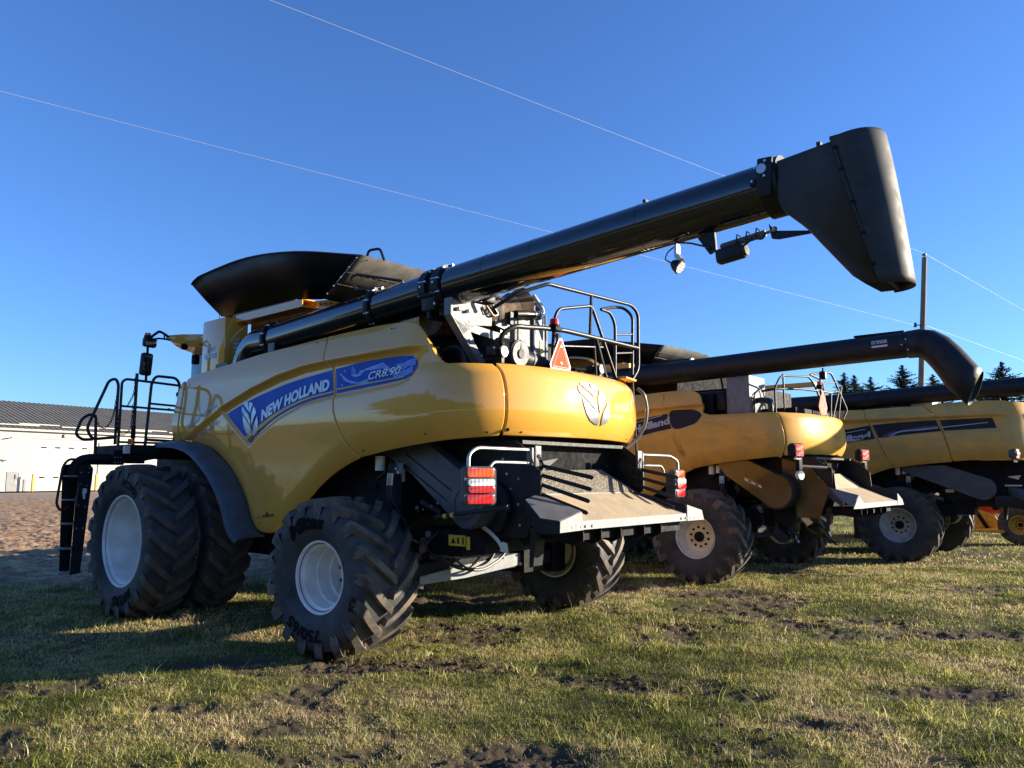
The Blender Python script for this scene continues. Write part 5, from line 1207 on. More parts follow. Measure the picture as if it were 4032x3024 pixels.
def ladder_and_platform(root):
    X = 4.5
    tb = MB().mat('tube_black')
    def pt(s, z, x=X): return (x, s, z)
    # lower loops beside the ladder
    tb.tube([pt(2.68, 2.07), pt(2.70, 2.60), pt(2.78, 2.62), pt(2.88, 2.55), pt(2.945, 2.34), pt(2.86, 2.27), pt(2.72, 2.28)], .020, .06, 12)
    tb.tube([pt(2.43, 2.22), pt(2.43, 3.06), pt(2.47, 3.14), pt(2.56, 3.10), pt(2.81, 2.42), pt(2.73, 2.28), pt(2.42, 2.32)], .020, .07, 12)
    tb.build('ladder_rail', None, root)
    tb = MB().mat('tube_black')
    tb.tube([pt(2.385, 2.2), pt(2.385, 3.10), pt(2.33, 3.145), pt(1.56, 3.12), pt(1.49, 3.07), pt(1.46, 2.72)], .018, .06, 12)
    tb.tube([pt(2.385, 2.76), pt(1.46, 2.745)], .016); tb.tube([pt(2.385, 2.255), pt(1.4, 2.26)], .016); tb.tube([pt(1.46, 2.74), pt(1.44, 2.3)], .016)
    tb.tube([pt(2.185, 2.2), pt(2.185, 3.24)], .022)
    tb.tube([pt(2.03, 2.22, X-.03), pt(1.985, 3.12, X-.03), pt(1.93, 3.225, X-.03), pt(1.63, 3.225, X-.03), pt(1.565, 3.13, X-.03), pt(1.62, 2.24, X-.03)], .020, .08, 12)
    tb.tube([pt(2.0, 2.82, X-.03), pt(1.60, 2.81, X-.03)], .016); tb.tube([pt(2.02, 2.30, X-.03), pt(1.62, 2.29, X-.03)], .020)
    tb.box(pt(1.60, 2.98, X-.05), (.02, .05, .06)); tb.ball(pt(1.70, 2.755), .022)
    tb.build('hand_rail', None, root)
    ch = MB().mat('frame_black')
    def chain(P):
        L = [0]
        for a, b in zip(P, P[1:]): L.append(L[-1]+np.linalg.norm(np.array(b)-np.array(a)))
        m = int(L[-1]/.030)
        for i in range(m):
            d = (i+.5)/m*L[-1]; j = max(0, min(len(P)-2, int(np.searchsorted(L, d))-1)); k = (d-L[j])/(L[j+1]-L[j]); c = Vector(P[j]).lerp(Vector(P[j+1]), k); t = (Vector(P[j+1])-Vector(P[j])).normalized()
            side = Vector((1, 0, 0)) if i % 2 else t.cross(Vector((1, 0, 0))).normalized()
            ch.tube([c+t*.019*math.cos(a)+side*.011*math.sin(a) for a in np.linspace(0, 2*PI, 9)[:-1]], .0048, 0, 5, closed=True)
    chain(catmull([pt(2.68, 2.52), pt(2.63, 2.45), pt(2.55, 2.46), pt(2.48, 2.60), pt(2.44, 2.90)], 5)); chain(catmull([pt(2.41, 2.62), pt(2.40, 2.42), pt(2.33, 2.36), pt(2.24, 2.42)], 5)); chain(catmull([pt(2.20, 3.18), pt(2.215, 2.95), pt(2.29, 2.77)], 5)); chain([pt(2.21, 2.8), pt(2.225, 2.45)]); chain([pt(1.465, 2.9), pt(1.465, 2.6)])
    ch.build('safety_chain', None, root)
    pf = MB().mat('frame_black')
    pf.b2((4.28, 1.0, 2.10), (5.4, 2.36, 2.215)); pf.b2((4.40, 2.05, 1.96), (4.56, 2.48, 2.14)); pf.plate([(4.36, 1.3, 2.02), (4.36, 1.95, 2.02), (4.36, 2.2, 1.97), (4.36, 2.2, 2.12), (4.36, 1.3, 2.12)], .03)
    pf.mat('sticker_white'); pf.b2((4.24, 2.33, 2.09), (4.30, 2.40, 2.20)); pf.mat('lens_red'); pf.b2((4.36, 2.13, 2.15), (4.37, 2.36, 2.205)); pf.mat('frame_black'); pf.b2((4.37, 2.12, 2.06), (4.44, 2.36, 2.205))
    pf.box((4.42, 2.225, 2.40), (.04, .05, .18)); pf.mat('lens_orange'); pf.cyl((4.42, 2.245, 2.225), (4.42, 2.245, 2.30), .045, 16)
    pf.build('platform', None, root)
    # folding ladder: swung out to the side on an arched beam
    ld = MB().mat('frame_black')
    path = [(4.5, 2.30, 2.01), (4.5, 2.75, 2.01), (4.5, 2.86, 1.985), (4.5, 2.93, 1.90), (4.5, 2.945, 1.78)]
    ld.tube(path, .075, .10, 4)
    for s0, s1, x in ((2.87, 2.84, 4.40), (2.99, 2.90, 4.60)):
        ld.plate([(x, s0+.05, 1.93), (x, s0-.09, 1.95), (x, s0-.14, 1.88), (x-.02, s1-.02, .52), (x-.02, s1+.10, .50)], .014)
    ld.mat('bright_steel')
    for s, z in ((2.88, 1.83), (2.78, 1.89), (2.79, 1.83), (2.88, 1.68), (2.80, 1.66), (2.89, 1.40), (2.81, 1.38), (2.90, 1.1), (2.82, 1.1), (2.91, .80), (2.83, .80), (2.92, .58), (2.84, .58)):
        bolts(ld, [(4.39, s, z)], (-1, 0, 0), .011, .01)
    for s, z in ((2.42, 2.04), (2.46, 2.04), (2.38, 2.04), (2.42, 1.97), (2.46, 1.97), (2.38, 1.97)): bolts(ld, [(4.40, s, z)], (-1, 0, 0), .010, .012)
    ld.mat('sticker_white'); ld.plate([(4.383, 2.85, 1.62), (4.383, 2.80, 1.62), (4.383, 2.80, 1.56), (4.383, 2.815, 1.55), (4.383, 2.815, 1.48), (4.383, 2.84, 1.48), (4.383, 2.84, 1.55), (4.383, 2.855, 1.56)], .004)
    ld.build('ladder', None, root)
    for s, z in ((2.91, 1.78), (2.91, 1.47), (2.91, 1.16), (2.905, .84), (2.90, .53)):
        r = MB().mat('galvanised'); r.box((4.50, s, z), (.20, .24, .025), bev=.008); r.mat('sticker_black')
        for q in (-.06, 0, .06): r.box((4.50, s+q, z+.014), (.14, .02, .004))
        r.build('rung', None, root)
    gr = MB().mat('tube_black')
    gr.tube([(4.5, 2.90, 2.0), (4.5, 3.0, 2.01), (4.5, 3.07, 1.92), (4.5, 3.12, 1.42), (4.5, 3.06, 1.32), (4.5, 2.96, 1.38)], .017, .07, 12)
    gr.tube([(4.38, 2.9, 1.70), (4.34, 2.93, 1.40), (4.36, 2.84, 1.27), (4.38, 2.78, 1.24)], .012, .07, 10)
    gr.build('grab_rail', None, root)
    # mirrors on their arm, cab roof edge
    X2 = 4.9
    mr = MB().mat('frame_black'); mr.tube([(X2, 1.58, 3.90), (X2, 1.62, 3.93), (X2, 1.72, 3.97), (X2, 1.80, 3.90), (X2, 1.86, 3.84)], .020, .03, 10); mr.tube([(X2, 1.55, 3.86), (X2, 1.72, 3.86), (X2, 1.82, 3.83)], .014, .03, 8); mr.tube([(X2, 1.64, 3.86), (X2, 1.64, 3.93)], .012)
    mr.tube([(X2, 1.88, 3.92), (X2, 1.88, 3.2)], .018); mr.build('mirror_arm', None, root)
    for (cy, cz, w, h) in ((1.865, 3.775, .20, .15), (1.90, 3.44, .17, .34)):
        m = MB().mat('satin_black'); m.box((X2-.02, cy, cz), (.10, w, h), bev=.035, rx=.06); m.mat('dark_glass'); m.box((X2-.075, cy, cz), (.006, w*.78, h*.82), bev=.002, rx=.06); m.build('mirror', None, root)
    bc = MB().mat('frame_black'); bc.cyl((X2, 1.89, 3.85), (X2, 1.89, 3.88), .05); bc.mat('lens_orange'); bc.cyl((X2, 1.89, 3.88), (X2, 1.89, 3.915), .045, 20); bc.build('beacon', None, root)
    rf = MB().mat('yellow_paint'); rf.rings([[(4.95, 1.58, 3.93), (4.95, 1.60, 3.86), (4.95, 1.52, 3.85), (4.95, 1.52, 3.94)], [(4.95, 1.35, 3.98), (4.95, 1.35, 3.82), (5.2, 1.30, 3.82), (5.2, 1.30, 3.98)], [(4.7, .9, 4.02), (4.7, .9, 3.74), (5.3, .9, 3.74), (5.3, .9, 4.02)]]); rf.build('cab_roof_arm', None, root)
    wl = MB().mat('frame_black'); wl.cyl((4.9, 1.33, 3.79), (4.86, 1.33, 3.77), .05, 16); wl.box((4.88, 1.14, 3.60), (.1, .1, .15), bev=.02); wl.build('work_light', None, root)

# ------------------------------------------------------------------ place the harvesters
RZ = math.radians(139.42)
c1, skin1, belt1 = combine(1, (-.516, 9.611, 0), RZ, 'large clean yellow harvester nearest the camera, with white wheels and a blue side decal', 'yellow harvesters parked in a row')
rear_gear(c1, 1); fender(c1); ladder_and_platform(c1)
# front duals
make_wheel(c1, (3.70, 2.35, .955), .985, .62, .572, '', nl=20, face='barrel', text=[('HC3000', 113, .70, .10, 1.0, .025, 0), ('MITAS', 252, .68, .13, 1.15, .05, .2)], clean='_clean')
make_wheel(c1, (3.70, 1.60, .955), .985, .62, .572, '', nl=20, face='barrel', clean='_clean')
for y in (-1.60, -2.35): make_wheel(c1, (3.70, y, .955), .985, .62, .572, '', nl=20, side=-1, face='barrel', clean='_clean')
make_wheel(c1, (0, 1.93, .765), .805, .72, .353, '', nl=17, steer=math.radians(4), face='deep', text=[('Mitas', 74, .480, .155, 1.3, .045, .25), ('750/65', 284, .50, .125, 1.2, .03, 0), ('R26', 200, .58, .07, 1.0, .02, 0)])
make_wheel(c1, (0, -1.93, .765), .805, .72, .353, '', nl=17, steer=math.radians(4), side=-1, face='deep', rimmat='cream_wheel')

c2, _, _ = combine(2, (4.581, 15.107, -.02), RZ, 'dusty yellow harvester second in the row, with a bent black spout and cream wheels', 'yellow harvesters parked in a row')
rear_gear(c2, 2); fender(c2)
for sd in (1, -1):
    make_wheel(c2, (0, sd*1.95, .765), .825, .66, .353, '', nl=18, steer=math.radians(1), side=sd, face='disc', rimmat='cream_wheel')
    make_wheel(c2, (3.7, sd*1.75, .955), .97, .65, .53, '', nl=22, side=sd, face='disc', rimmat='cream_wheel')
c3, _, _ = combine(3, (9.506, 18.188, -.02), RZ, 'dull yellow harvester farthest right, with dark side stripe and long rounded hood', 'yellow harvesters parked in a row')
rear_gear(c3, 3); fender(c3)
for sd in (1, -1):
    make_wheel(c3, (0, sd*1.62, .765), .82, .60, .353, '', nl=18, side=sd, face='disc', rimmat='grey_wheel', clean='_clean')
    make_wheel(c3, (3.7, sd*1.7, .955), .97, .65, .53, '', nl=22, side=sd, face='disc', rimmat='grey_wheel', clean='_clean')

# ------------------------------------------------------------------ camera
cam = bpy.data.cameras.new('camera'); co = bpy.data.objects.new('camera', cam); COL.objects.link(co)
co.location = (0, 0, 1.765); co.rotation_euler = (math.radians(90+6.93), 0, 0)
cam.sensor_width = 36; cam.lens = 1660/2212*36; cam.clip_start = .1; cam.clip_end = 3000
SC.camera = co

# ------------------------------------------------------------------ ground
def vnoise(x, y, seed=0):
    xi = np.floor(x).astype(int); yi = np.floor(y).astype(int); xf = x-xi; yf = y-yi
    def h(a, b):
        n = (a*374761393+b*668265263+seed*974634777) & 0x7fffffff; n = ((n ^ (n >> 13))*1274126177) & 0x7fffffff
        return ((n ^ (n >> 16)) & 0xffff)/65535.0
    u = xf*xf*(3-2*xf); v = yf*yf*(3-2*yf)
    return (h(xi, yi)*(1-u)+h(xi+1, yi)*u)*(1-v)+(h(xi, yi+1)*(1-u)+h(xi+1, yi+1)*u)*v
def fbm(x, y, s, o=4, seed=0):
    r = 0; a = .5; t = 0
    for k in range(o): r = r+a*vnoise(x*s, y*s, seed+k*17); t += a; a *= .5; s *= 2.03
    return r/t
def blob(x, y, cx, cy, rx, ry, rot=0):
    c, s = math.cos(rot), math.sin(rot); dx, dy = x-cx, y-cy
    d = np.sqrt(((dx*c+dy*s)/rx)**2+((-dx*s+dy*c)/ry)**2)
    return np.clip(1.35-d, 0, 1)
# ruts and bare spots (x, y, half length, half width, angle)
BARE = [(-.6, 7.5, 1.5, .38, -.20), (.8, 7.0, 1.2, .26, -.18), (1.6, 6.6, .9, .22, -.25), (-.4, 9.3, 1.1, .35, .1), (-3.9, 6.75, .9, .35, 0.2), (-1.6, 7.45, 1.0, .22, 0), (-1.7, 6.5, .5, .25, 0), (3.2, 9.6, 2.4, .32, .15), (5.0, 9.0, 2.6, .40, .05), (7.4, 9.6, 1.8, .4, -.1),
        (1.55, 5.35, .55, .35, .1), (2.1, 5.8, .6, .16, -.2), (-.2, 5.05, .9, .28, .1), (2.9, 5.15, .7, .25, .2), (3.6, 6.6, .9, .2, 0), (.8, 12.3, 1.4, .6, .3), (3.0, 12.2, 1.6, .4, .2), (-1.8, 5.3, .5, .2, 0), (-2.9, 7.6, .9, .25, .2), (5.0, 6.9, .7, .22, .1), (-.9, 11.6, 1.3, .7, 0.1)]
def soil_mask(x, y):
    n = fbm(x, y, 1.1, 5, 3); n2 = fbm(x, y, 3.7, 4, 9)
    m = np.zeros_like(x)
    for b in BARE: m = np.maximum(m, blob(x, y, *b))
    m = np.clip(m*1.15+(n-.5)*1.7+(n2-.5)*1.3-.32, 0, 1)
    m2 = np.clip((fbm(x, y, .55, 5, 21)-.60)*7+(n2-.5)*2.0, 0, .7)*np.clip(1.25-(y-6)/22, .35, 1)
    # tilled/bare yard on the far left
    edge = 12.6+.9*(fbm(x, y, .5, 4, 5)-.5)*3
    yard = np.clip((y+.55*(x+9.5)*0-edge)/2.2, 0, 1)*np.clip((-3.2-x-(y-12)*.10)/2.5, 0, 1)
    return np.maximum(np.maximum(m, m2), yard), yard
ys = np.concatenate([np.linspace(-30, 2.5, 14)[:-1], 2.5*np.exp(np.linspace(0, math.log(60/2.5), 620)), 60*np.exp(np.linspace(0, math.log(1500/60), 60))[1:]])
us = np.concatenate([np.linspace(-14, -1.02, 24)[:-1], np.linspace(-1.02, 1.02, 760), np.linspace(1.02, 14, 24)[1:]])
YY, UU = np.meshgrid(ys, us, indexing='ij'); XX = UU*np.maximum(np.abs(YY), 12.0*0+np.where(YY < 2.5, 2.5, YY))*.80
GX, GY = XX.ravel(), YY.ravel()
SM, YD = soil_mask(GX, GY)
near = np.clip(1-(GY-14)/26, 0, 1)*np.clip((GY-1)/2, 0, 1)
def height(x, y, sm, yd):
    nr = np.clip(1-(y-16)/30, 0, 1)
    h = (fbm(x, y, .35, 3, 40)-.5)*.06*nr
    clod = np.abs(fbm(x, y, 5.2, 5, 51)-.5)*2
    h = h+sm*(1-yd)*(-.025+ (clod-.35)*.085)*nr + yd*(np.abs(fbm(x, y, 2.4, 5, 61)-.5)*.20+(fbm(x, y, 8.0, 3, 66)-.5)*.07-.03)*np.clip(1-(y-30)/60, .15, 1)
    h = h+(fbm(x, y, 9, 3, 71)-.5)*.02*nr
    return h
GZ = height(GX, GY, SM, YD)-.012
nr_, nc_ = YY.shape
idx = np.arange(nr_*nc_).reshape(nr_, nc_)
Fq = np.stack([idx[:-1, :-1], idx[:-1, 1:], idx[1:, 1:], idx[1:, :-1]], -1).reshape(-1, 4)
def fastmesh(name, V, F, k):
    me = bpy.data.meshes.new(name); me.vertices.add(len(V)); me.vertices.foreach_set('co', np.asarray(V, np.float32).ravel())
    me.loops.add(len(F)*k); me.loops.foreach_set('vertex_index', np.asarray(F, np.int32).ravel())
    me.polygons.add(len(F)); me.polygons.foreach_set('loop_start', np.arange(len(F), dtype=np.int32)*k)
    me.update(calc_edges=True); return me
gm = fastmesh('ground', np.stack([GX, GY, GZ], 1), Fq, 4)
gm.polygons.foreach_set('use_smooth', [True]*len(gm.polygons))
at = gm.attributes.new('soil', 'FLOAT', 'POINT'); at.data.foreach_set('value', SM.astype(np.float32))
at = gm.attributes.new('yard', 'FLOAT', 'POINT'); at.data.foreach_set('value', YD.astype(np.float32))
m, nt, b = nodemat('ground')
def attr(n):
    a = nt.nodes.new('ShaderNodeAttribute'); a.attribute_name = n; return a.outputs['Fac']
thatch = mixc(nt, ramp(nt, noise(nt, 7, 7, .7), [(.3, 0.0), (.7, 1.0)]), (.055, .045, .022), (.17, .125, .062))
thatch = mixc(nt, ramp(nt, noise(nt, .5, 5, .6), [(.35, 0.0), (.65, 1.0)]), thatch, (.105, .115, .030))
soil = mixc(nt, ramp(nt, noise(nt, 12, 9, .72), [(.3, 0.0), (.72, 1.0)]), (.040, .029, .022), (.125, .090, .064))
yard = mixc(nt, ramp(nt, noise(nt, 1.6, 10, .82), [(.40, 0.0), (.60, 1.0)]), (.13, .078, .045), (.58, .38, .215))
c = mixc(nt, attr('soil'), thatch, soil); c = mixc(nt, attr('yard'), c, yard)
# far strip of pale gravel in front of the shed
tc = nt.nodes.new('ShaderNodeTexCoord'); sx = nt.nodes.new('ShaderNodeSeparateXYZ'); lnk(nt, tc.outputs['Object'], sx.inputs[0])
mr = nt.nodes.new('ShaderNodeMapRange'); mr.inputs['From Min'].default_value = 60; mr.inputs['From Max'].default_value = 72; lnk(nt, sx.outputs['Y'], mr.inputs['Value'])
mx = nt.nodes.new('ShaderNodeMapRange'); mx.inputs['From Min'].default_value = 0; mx.inputs['From Max'].default_value = -12; lnk(nt, sx.outputs['X'], mx.inputs['Value'])
mm = nt.nodes.new('ShaderNodeMath'); mm.operation = 'MULTIPLY'; lnk(nt, mr.outputs[0], mm.inputs[0]); lnk(nt, mx.outputs[0], mm.inputs[1])
c = mixc(nt, mm.outputs[0], c, (.33, .25, .18))
lnk(nt, c, b.inputs['Base Color']); b.inputs['Roughness'].default_value = .95; b.inputs['Specular IOR Level'].default_value = .15
bump(nt, b, noise(nt, 24, 9, .75), .9, .03)
gm.materials.append(m); go = bpy.data.objects.new('ground', gm); COL.objects.link(go); tag(go, None, None, kind='structure')

# ------------------------------------------------------------------ grass
def grass_mat(name, stops):
    m, nt, b = nodemat(name)
    a = nt.nodes.new('ShaderNodeAttribute'); a.attribute_name = 'tone'
    lnk(nt, ramp(nt, a.outputs['Fac'], stops), b.inputs['Base Color']); b.inputs['Roughness'].default_value = .5; b.inputs['Specular IOR Level'].default_value = .35
    tr = nt.nodes.new('ShaderNodeBsdfTranslucent'); lnk(nt, [n for n in nt.nodes if n.type == 'VALTORGB'][0].outputs[0], tr.inputs['Color'])
    mx = nt.nodes.new('ShaderNodeMixShader'); mx.inputs[0].default_value = .45; out = [n for n in nt.nodes if n.type == 'OUTPUT_MATERIAL'][0]
    lnk(nt, b.outputs[0], mx.inputs[1]); lnk(nt, tr.outputs[0], mx.inputs[2]); lnk(nt, mx.outputs[0], out.inputs['Surface'])
    return m
GM = grass_mat('grass_blades', [(0, (.06, .085, .016)), (.22, (.17, .195, .03)), (.42, (.40, .41, .08)), (.60, (.58, .50, .18)), (.80, (.78, .62, .38)), (.92, (.20, .08, .045)), (1, (.13, .045, .03))])
rs = np.random.RandomState(11)
def scatter(n, y0, y1, hmin, hmax, wid, cl, dens_floor=.04):
    # points uniform over the visible wedge of ground
    y = np.sqrt(rs.rand(n)*(y1**2-y0**2)+y0**2); x = (rs.rand(n)*2-1)*.88*y
    # gather into tufts
    if cl: 
        k = n//cl; cx = x[:k]; cy = y[:k]; j = rs.randint(0, k, n); sp = .05*(y[j]/8)**.5; x = cx[j]+rs.randn(n)*sp; y = cy[j]+rs.randn(n)*sp
    sm, yd = soil_mask(x, y); big = fbm(x, y, .8, 4, 33); fine = fbm(x, y, 4.5, 3, 35)
    keep = rs.rand(n) < np.clip((1-sm*1.35)*(.10+1.35*fine), dens_floor*(1-yd), 1)*(1-np.clip(yd*1.3, 0, 1))
    x, y, sm, big = x[keep], y[keep], sm[keep], big[keep]; n = len(x)
    z = height(x, y, *soil_mask(x, y))-.02
    L = hmin+(hmax-hmin)*rs.rand(n)**1.8; L = L*(.65+.8*big)*(1-.4*sm); a = rs.rand(n)*2*PI; lean = (.25+1.15*rs.rand(n)**.8); W = wid*(.6+.8*rs.rand(n))
    dx, dy = np.cos(a), np.sin(a)
    tone = np.clip(.36+(fbm(x, y, 1.7, 3, 91)-.5)*1.3+(big-.5)*-1.1+rs.randn(n)*.25+sm*.22, 0, .86); red = rs.rand(n) < .08+.25*sm*(fbm(x, y, 1.3, 3, 77) > .5); tone[red] = .88+.12*rs.rand(red.sum())
    px, py = -dy*W/2, dx*W/2
    tw = rs.rand(n)*PI; cx_, sx_ = np.cos(tw), np.sin(tw); px, py = px*cx_-py*sx_, px*sx_+py*cx_
    P = []
    for u, wv in ((0, 1), (.5, .8), (1, .0)):
        h = L*(u*np.cos(lean*u*.8)); r = L*(u*np.sin(lean*u*.95)); bx, by, bz = x+dx*r, y+dy*r, z+h
        if wv > 0: P += [np.stack([bx-px*wv, by-py*wv, bz], 1), np.stack([bx+px*wv, by+py*wv, bz], 1)]
        else: P += [np.stack([bx, by, bz], 1)]
    V = np.stack(P, 1).reshape(-1, 3); o = np.arange(n)*5
    F = np.concatenate([np.stack([o, o+1, o+3], 1), np.stack([o, o+3, o+2], 1), np.stack([o+2, o+3, o+4], 1)])
    return V, F, np.repeat(tone, 5)
parts = [scatter(460000, 3.6, 8.5, .015, .065, .0042, 9), scatter(410000, 8, 16, .02, .070, .0070, 9), scatter(270000, 15.5, 34, .03, .10, .014, 8), scatter(110000, 33, 75, .04, .11, .035, 0)]
parts += [scatter(60000, 4.3, 16, .03, .10, .003, 0, .6)]
# taller broad-leaved tufts dotted about
parts += [scatter(20000, 4.3, 14, .05, .15, .0085, 30, 0.0), scatter(2500, 4.5, 16, .14, .32, .0035, 5, .5)]
off = 0; VV = []; FF = []; TT = []
for V, F, T in parts: VV.append(V); FF.append(F+off); TT.append(T); off += len(V)
me = fastmesh('grass', np.concatenate(VV), np.concatenate(FF), 3); at = me.attributes.new('tone', 'FLOAT', 'POINT'); at.data.foreach_set('value', np.concatenate(TT).astype(np.float32))
me.materials.append(GM); g = bpy.data.objects.new('grass', me); COL.objects.link(g); tag(g, 'patchy green and straw coloured grass around the harvesters', 'grass', kind='stuff')
# clods of turned earth by the near rear wheel
mb = MB(); MATS['soil_clod'] = simple('soil_clod', (.085, .062, .045), .95, 0, 0, .35, 9, .6, 30, spec=.1)
mb.mat('soil_clod'); bmk = bmesh.new(); bmesh.ops.create_icosphere(bmk, subdivisions=1, radius=1); base = np.array([v.co[:] for v in bmk.verts]); bf = [tuple(v.index for v in f.verts) for f in bmk.faces]; bmk.free()
for i in range(900):
    b_ = BARE[rs.choice([0, 0, 0, 1, 1, 2, 3, 5, 7, 8, 10, 11, 12, 15])]; u, v = rs.randn(2)*.5; c_, s_ = math.cos(b_[4]), math.sin(b_[4]); x = b_[0]+u*b_[2]*c_-v*b_[3]*s_; y = b_[1]+u*b_[2]*s_+v*b_[3]*c_
    r = .006+.022*rs.rand()**3; q = base*(r*(.6+.8*rs.rand(12, 1)))*np.array([1.3, 1, .6]); z = float(height(np.array([x]), np.array([y]), *soil_mask(np.array([x]), np.array([y])))[0])
    mb.add((q+np.array([x, y, z])).tolist(), bf)
o = mb.build('soil_clods', None, None, smooth=10, fixn=False); tag(o, 'loose clods of turned dark earth in the wheel ruts', 'soil', kind='stuff')

# ------------------------------------------------------------------ shed
AZ = math.radians(33.1)
sh = empty('machine_shed', (-58.6, 89.0, .15), math.radians(90)-AZ)     # local +X runs along the front wall, +Y goes back from it
tag(sh, 'long white metal shed with grey roof at the far left behind the yard', 'shed')
EH, RH, DP, LN = 7.35, 11.5, 13, 62
def corr(mb, p0, ax, up, length, hgt, pitch=.6, dep=.05):
    """ribbed sheet: trapezoid ribs running up the sheet"""
    ax, up = Vector(ax).normalized(), Vector(up).normalized(); n = ax.cross(up); p0 = Vector(p0); V = []; k = 0; x = 0
    while x < length:
        for dx, d in ((0, 0), (pitch*.62, 0), (pitch*.72, dep), (pitch*.90, dep)):
            if x+dx <= length: V.append((x+dx, d))
        x += pitch
    V.append((length, 0)); A = [p0+ax*a+n*d for a, d in V]; m_ = len(A)
    mb.add(A+[a+up*hgt for a in A], [(i, i+1, m_+i+1, m_+i) for i in range(m_-1)])
mb = MB().mat('shed_wall_white')
DX0, DX1, DH = 3.0, 9.8, 6.15
corr(mb, (-.6, 0, 0), (1, 0, 0), (0, 0, 1), .6+DX0, EH, .32, .028); corr(mb, (DX1, 0, 0), (1, 0, 0), (0, 0, 1), 16.8, EH, .32, .028); corr(mb, (DX0, 0, DH), (1, 0, 0), (0, 0, 1), DX1-DX0, EH-DH, .32, .028)
corr(mb, (34.5, 0, 0), (1, 0, 0), (0, 0, 1), LN-34.5, EH, .32, .028); corr(mb, (26.6, 0, DH), (1, 0, 0), (0, 0, 1), 7.9, EH-DH, .32, .028)
mb.b2((-.6, .1, 0), (-.5, 2*DP, EH)); mb.b2((LN-.2, .1, 0), (LN, 2*DP, EH)); mb.b2((-1, 2*DP-.2, 0), (LN, 2*DP, EH))
mb.prism([(.1, EH), (DP, RH-.1), (2*DP-.1, EH)], 0, -.6, -.5)
mb.build('wall', None, sh, smooth=20)
mb = MB().mat('shed_roof_grey'); sl = Vector((0, DP+.5, RH-EH+.12)); corr(mb, (-1.0, -.5, EH-.02), (1, 0, 0), sl, LN+1.5, sl.length, .62, .06)
mb.prism([(DP, RH+.02), (2*DP+.4, EH), (2*DP+.4, EH-.1), (DP, RH-.1)], 0, -1.0, LN+.5)
mb.build('roof', None, sh, smooth=20)
mb = MB().mat('trim_beige'); mb.b2((-1.0, -.62, EH-.30), (LN+.5, -.50, EH-.06)); mb.b2((-.65, -.06, 0), (-.5, .02, EH)); mb.build('gutter', None, sh)
mb = MB().mat('trim_beige')
for i in range(9):
    x = -.8+7.2*i; 
    for j, (dx, up) in enumerate(((0, .9), (2.6, 1.5))):
        if x+dx+4.6 < LN: k = up/(DP+.5)*1.0; y = -.5+up*.95; z = EH+up*(RH-EH)/(DP+.5)+.09; mb.b2((x+dx, y, z), (x+dx+4.6, y+.10, z+.12))
mb.build('snow_guard', None, sh)
def odoor(x0, x1):
    mb = MB().mat('shed_door_white'); mb.b2((x0, .05, 0), (x1, .12, DH))
    for k in range(1, 10): mb.b2((x0, .035, DH*k/10-.012), (x1, .05, DH*k/10+.006))
    o = mb.build('overhead_door', None, sh)
    for zz in (5.2, 1.62):
        for k in range(4):
            g = MB().mat('dark_glass'); cx = x0+(x1-x0)*(.195+.237*k); g.b2((cx-.31, .0, zz-.09), (cx+.31, .045, zz+.09)); q = g.build('window', None, o)
    t = MB().mat('grey_door'); t.b2((x0-.05, -.03, DH), (x1+.1, .04, DH+.10)); t.build('door_track', None, o)
odoor(DX0, DX1); odoor(26.6, 34.5)
mb = MB().mat('grey_door'); mb.b2((.42, -.07, .05), (1.55, -.01, 2.27)); d = mb.build('door', None, sh); mb = MB().mat('dark_glass'); mb.b2((1.22, -.085, 1.40), (1.36, -.072, 1.95)); mb.build('window', None, d); mb = MB().mat('sticker_white'); mb.b2((1.38, -.1, .85), (1.47, -.072, 1.2)); mb.build('handle', None, d)
mb = MB().mat('sign_white'); mb.b2((1.7, -.10, 1.45), (2.22, -.06, 2.2)); mb.mat('faded_pink'); mb.b2((1.76, -.104, 1.70), (2.16, -.101, 1.80)); mb.b2((1.76, -.104, 1.92), (2.16, -.101, 1.96)); mb.build('wall_sign', None, sh)
mb = MB().mat('grey_door'); mb.b2((2.28, -.10, 0), (2.55, -.06, 1.4)); mb.build('wall_panel', None, sh); mb = MB().mat('grey_door'); mb.b2((10.9, -.10, 0), (11.05, -.05, 6)); mb.build('downpipe', None, sh); mb = MB().mat('grey_door'); mb.b2((13.2, -.10, .9), (13.6, -.05, 1.6)); mb.build('meter_box', None, sh)
for x, z in ((6.8, 6.65), (30, 6.65)):
    mb = MB().mat('trim_beige'); mb.box((x, -.16, z), (.75, .2, .42), bev=.05); mb.mat('lens_clear'); mb.box((x, -.27, z), (.52, .02, .28)); mb.build('wall_light', None, sh)
mb = MB().mat('frame_black'); mb.tube([(-.3, -.1, 6.0), (.1, -.3, 6.1), (.55, -.4, 6.2)], .06, 0, 8); mb.build('vent_pipe', None, sh); mb = MB().mat('frame_black'); mb.tube([(-.45, -.05, 3.3), (-.45, -.25, 3.62), (-.25, -.28, 3.62)], .06, .15, 8); mb.build('vent_pipe', None, sh); mb = MB().mat('frame_black'); mb.tube([(-.1, -.05, 3.45), (0, -.25, 3.6), (.2, -.25, 3.55)], .06, .15, 8); mb.build('vent_pipe', None, sh)
for x, lb in ((2.75, 'yellow steel bollard left of the big white shed door'), (10.2, 'yellow steel bollard right of the big white shed door, seen past the ladder')):
    p = sh.matrix_basis @ Vector((0, 0, 0)); w = Matrix.Rotation(math.radians(90)-AZ, 4, 'Z') @ Vector((x, -1.2, 0))+Vector(sh.location)
    mb = MB().mat('bollard_yellow'); mb.tube([(0, 0, 0), (0, 0, 1.95), (0, 0, 2.02)], [.14, .14, .07], 0, 16); o = mb.build('bollard', None, None); o.location = w; tag(o, lb, 'bollard', 'bollards at the shed door')

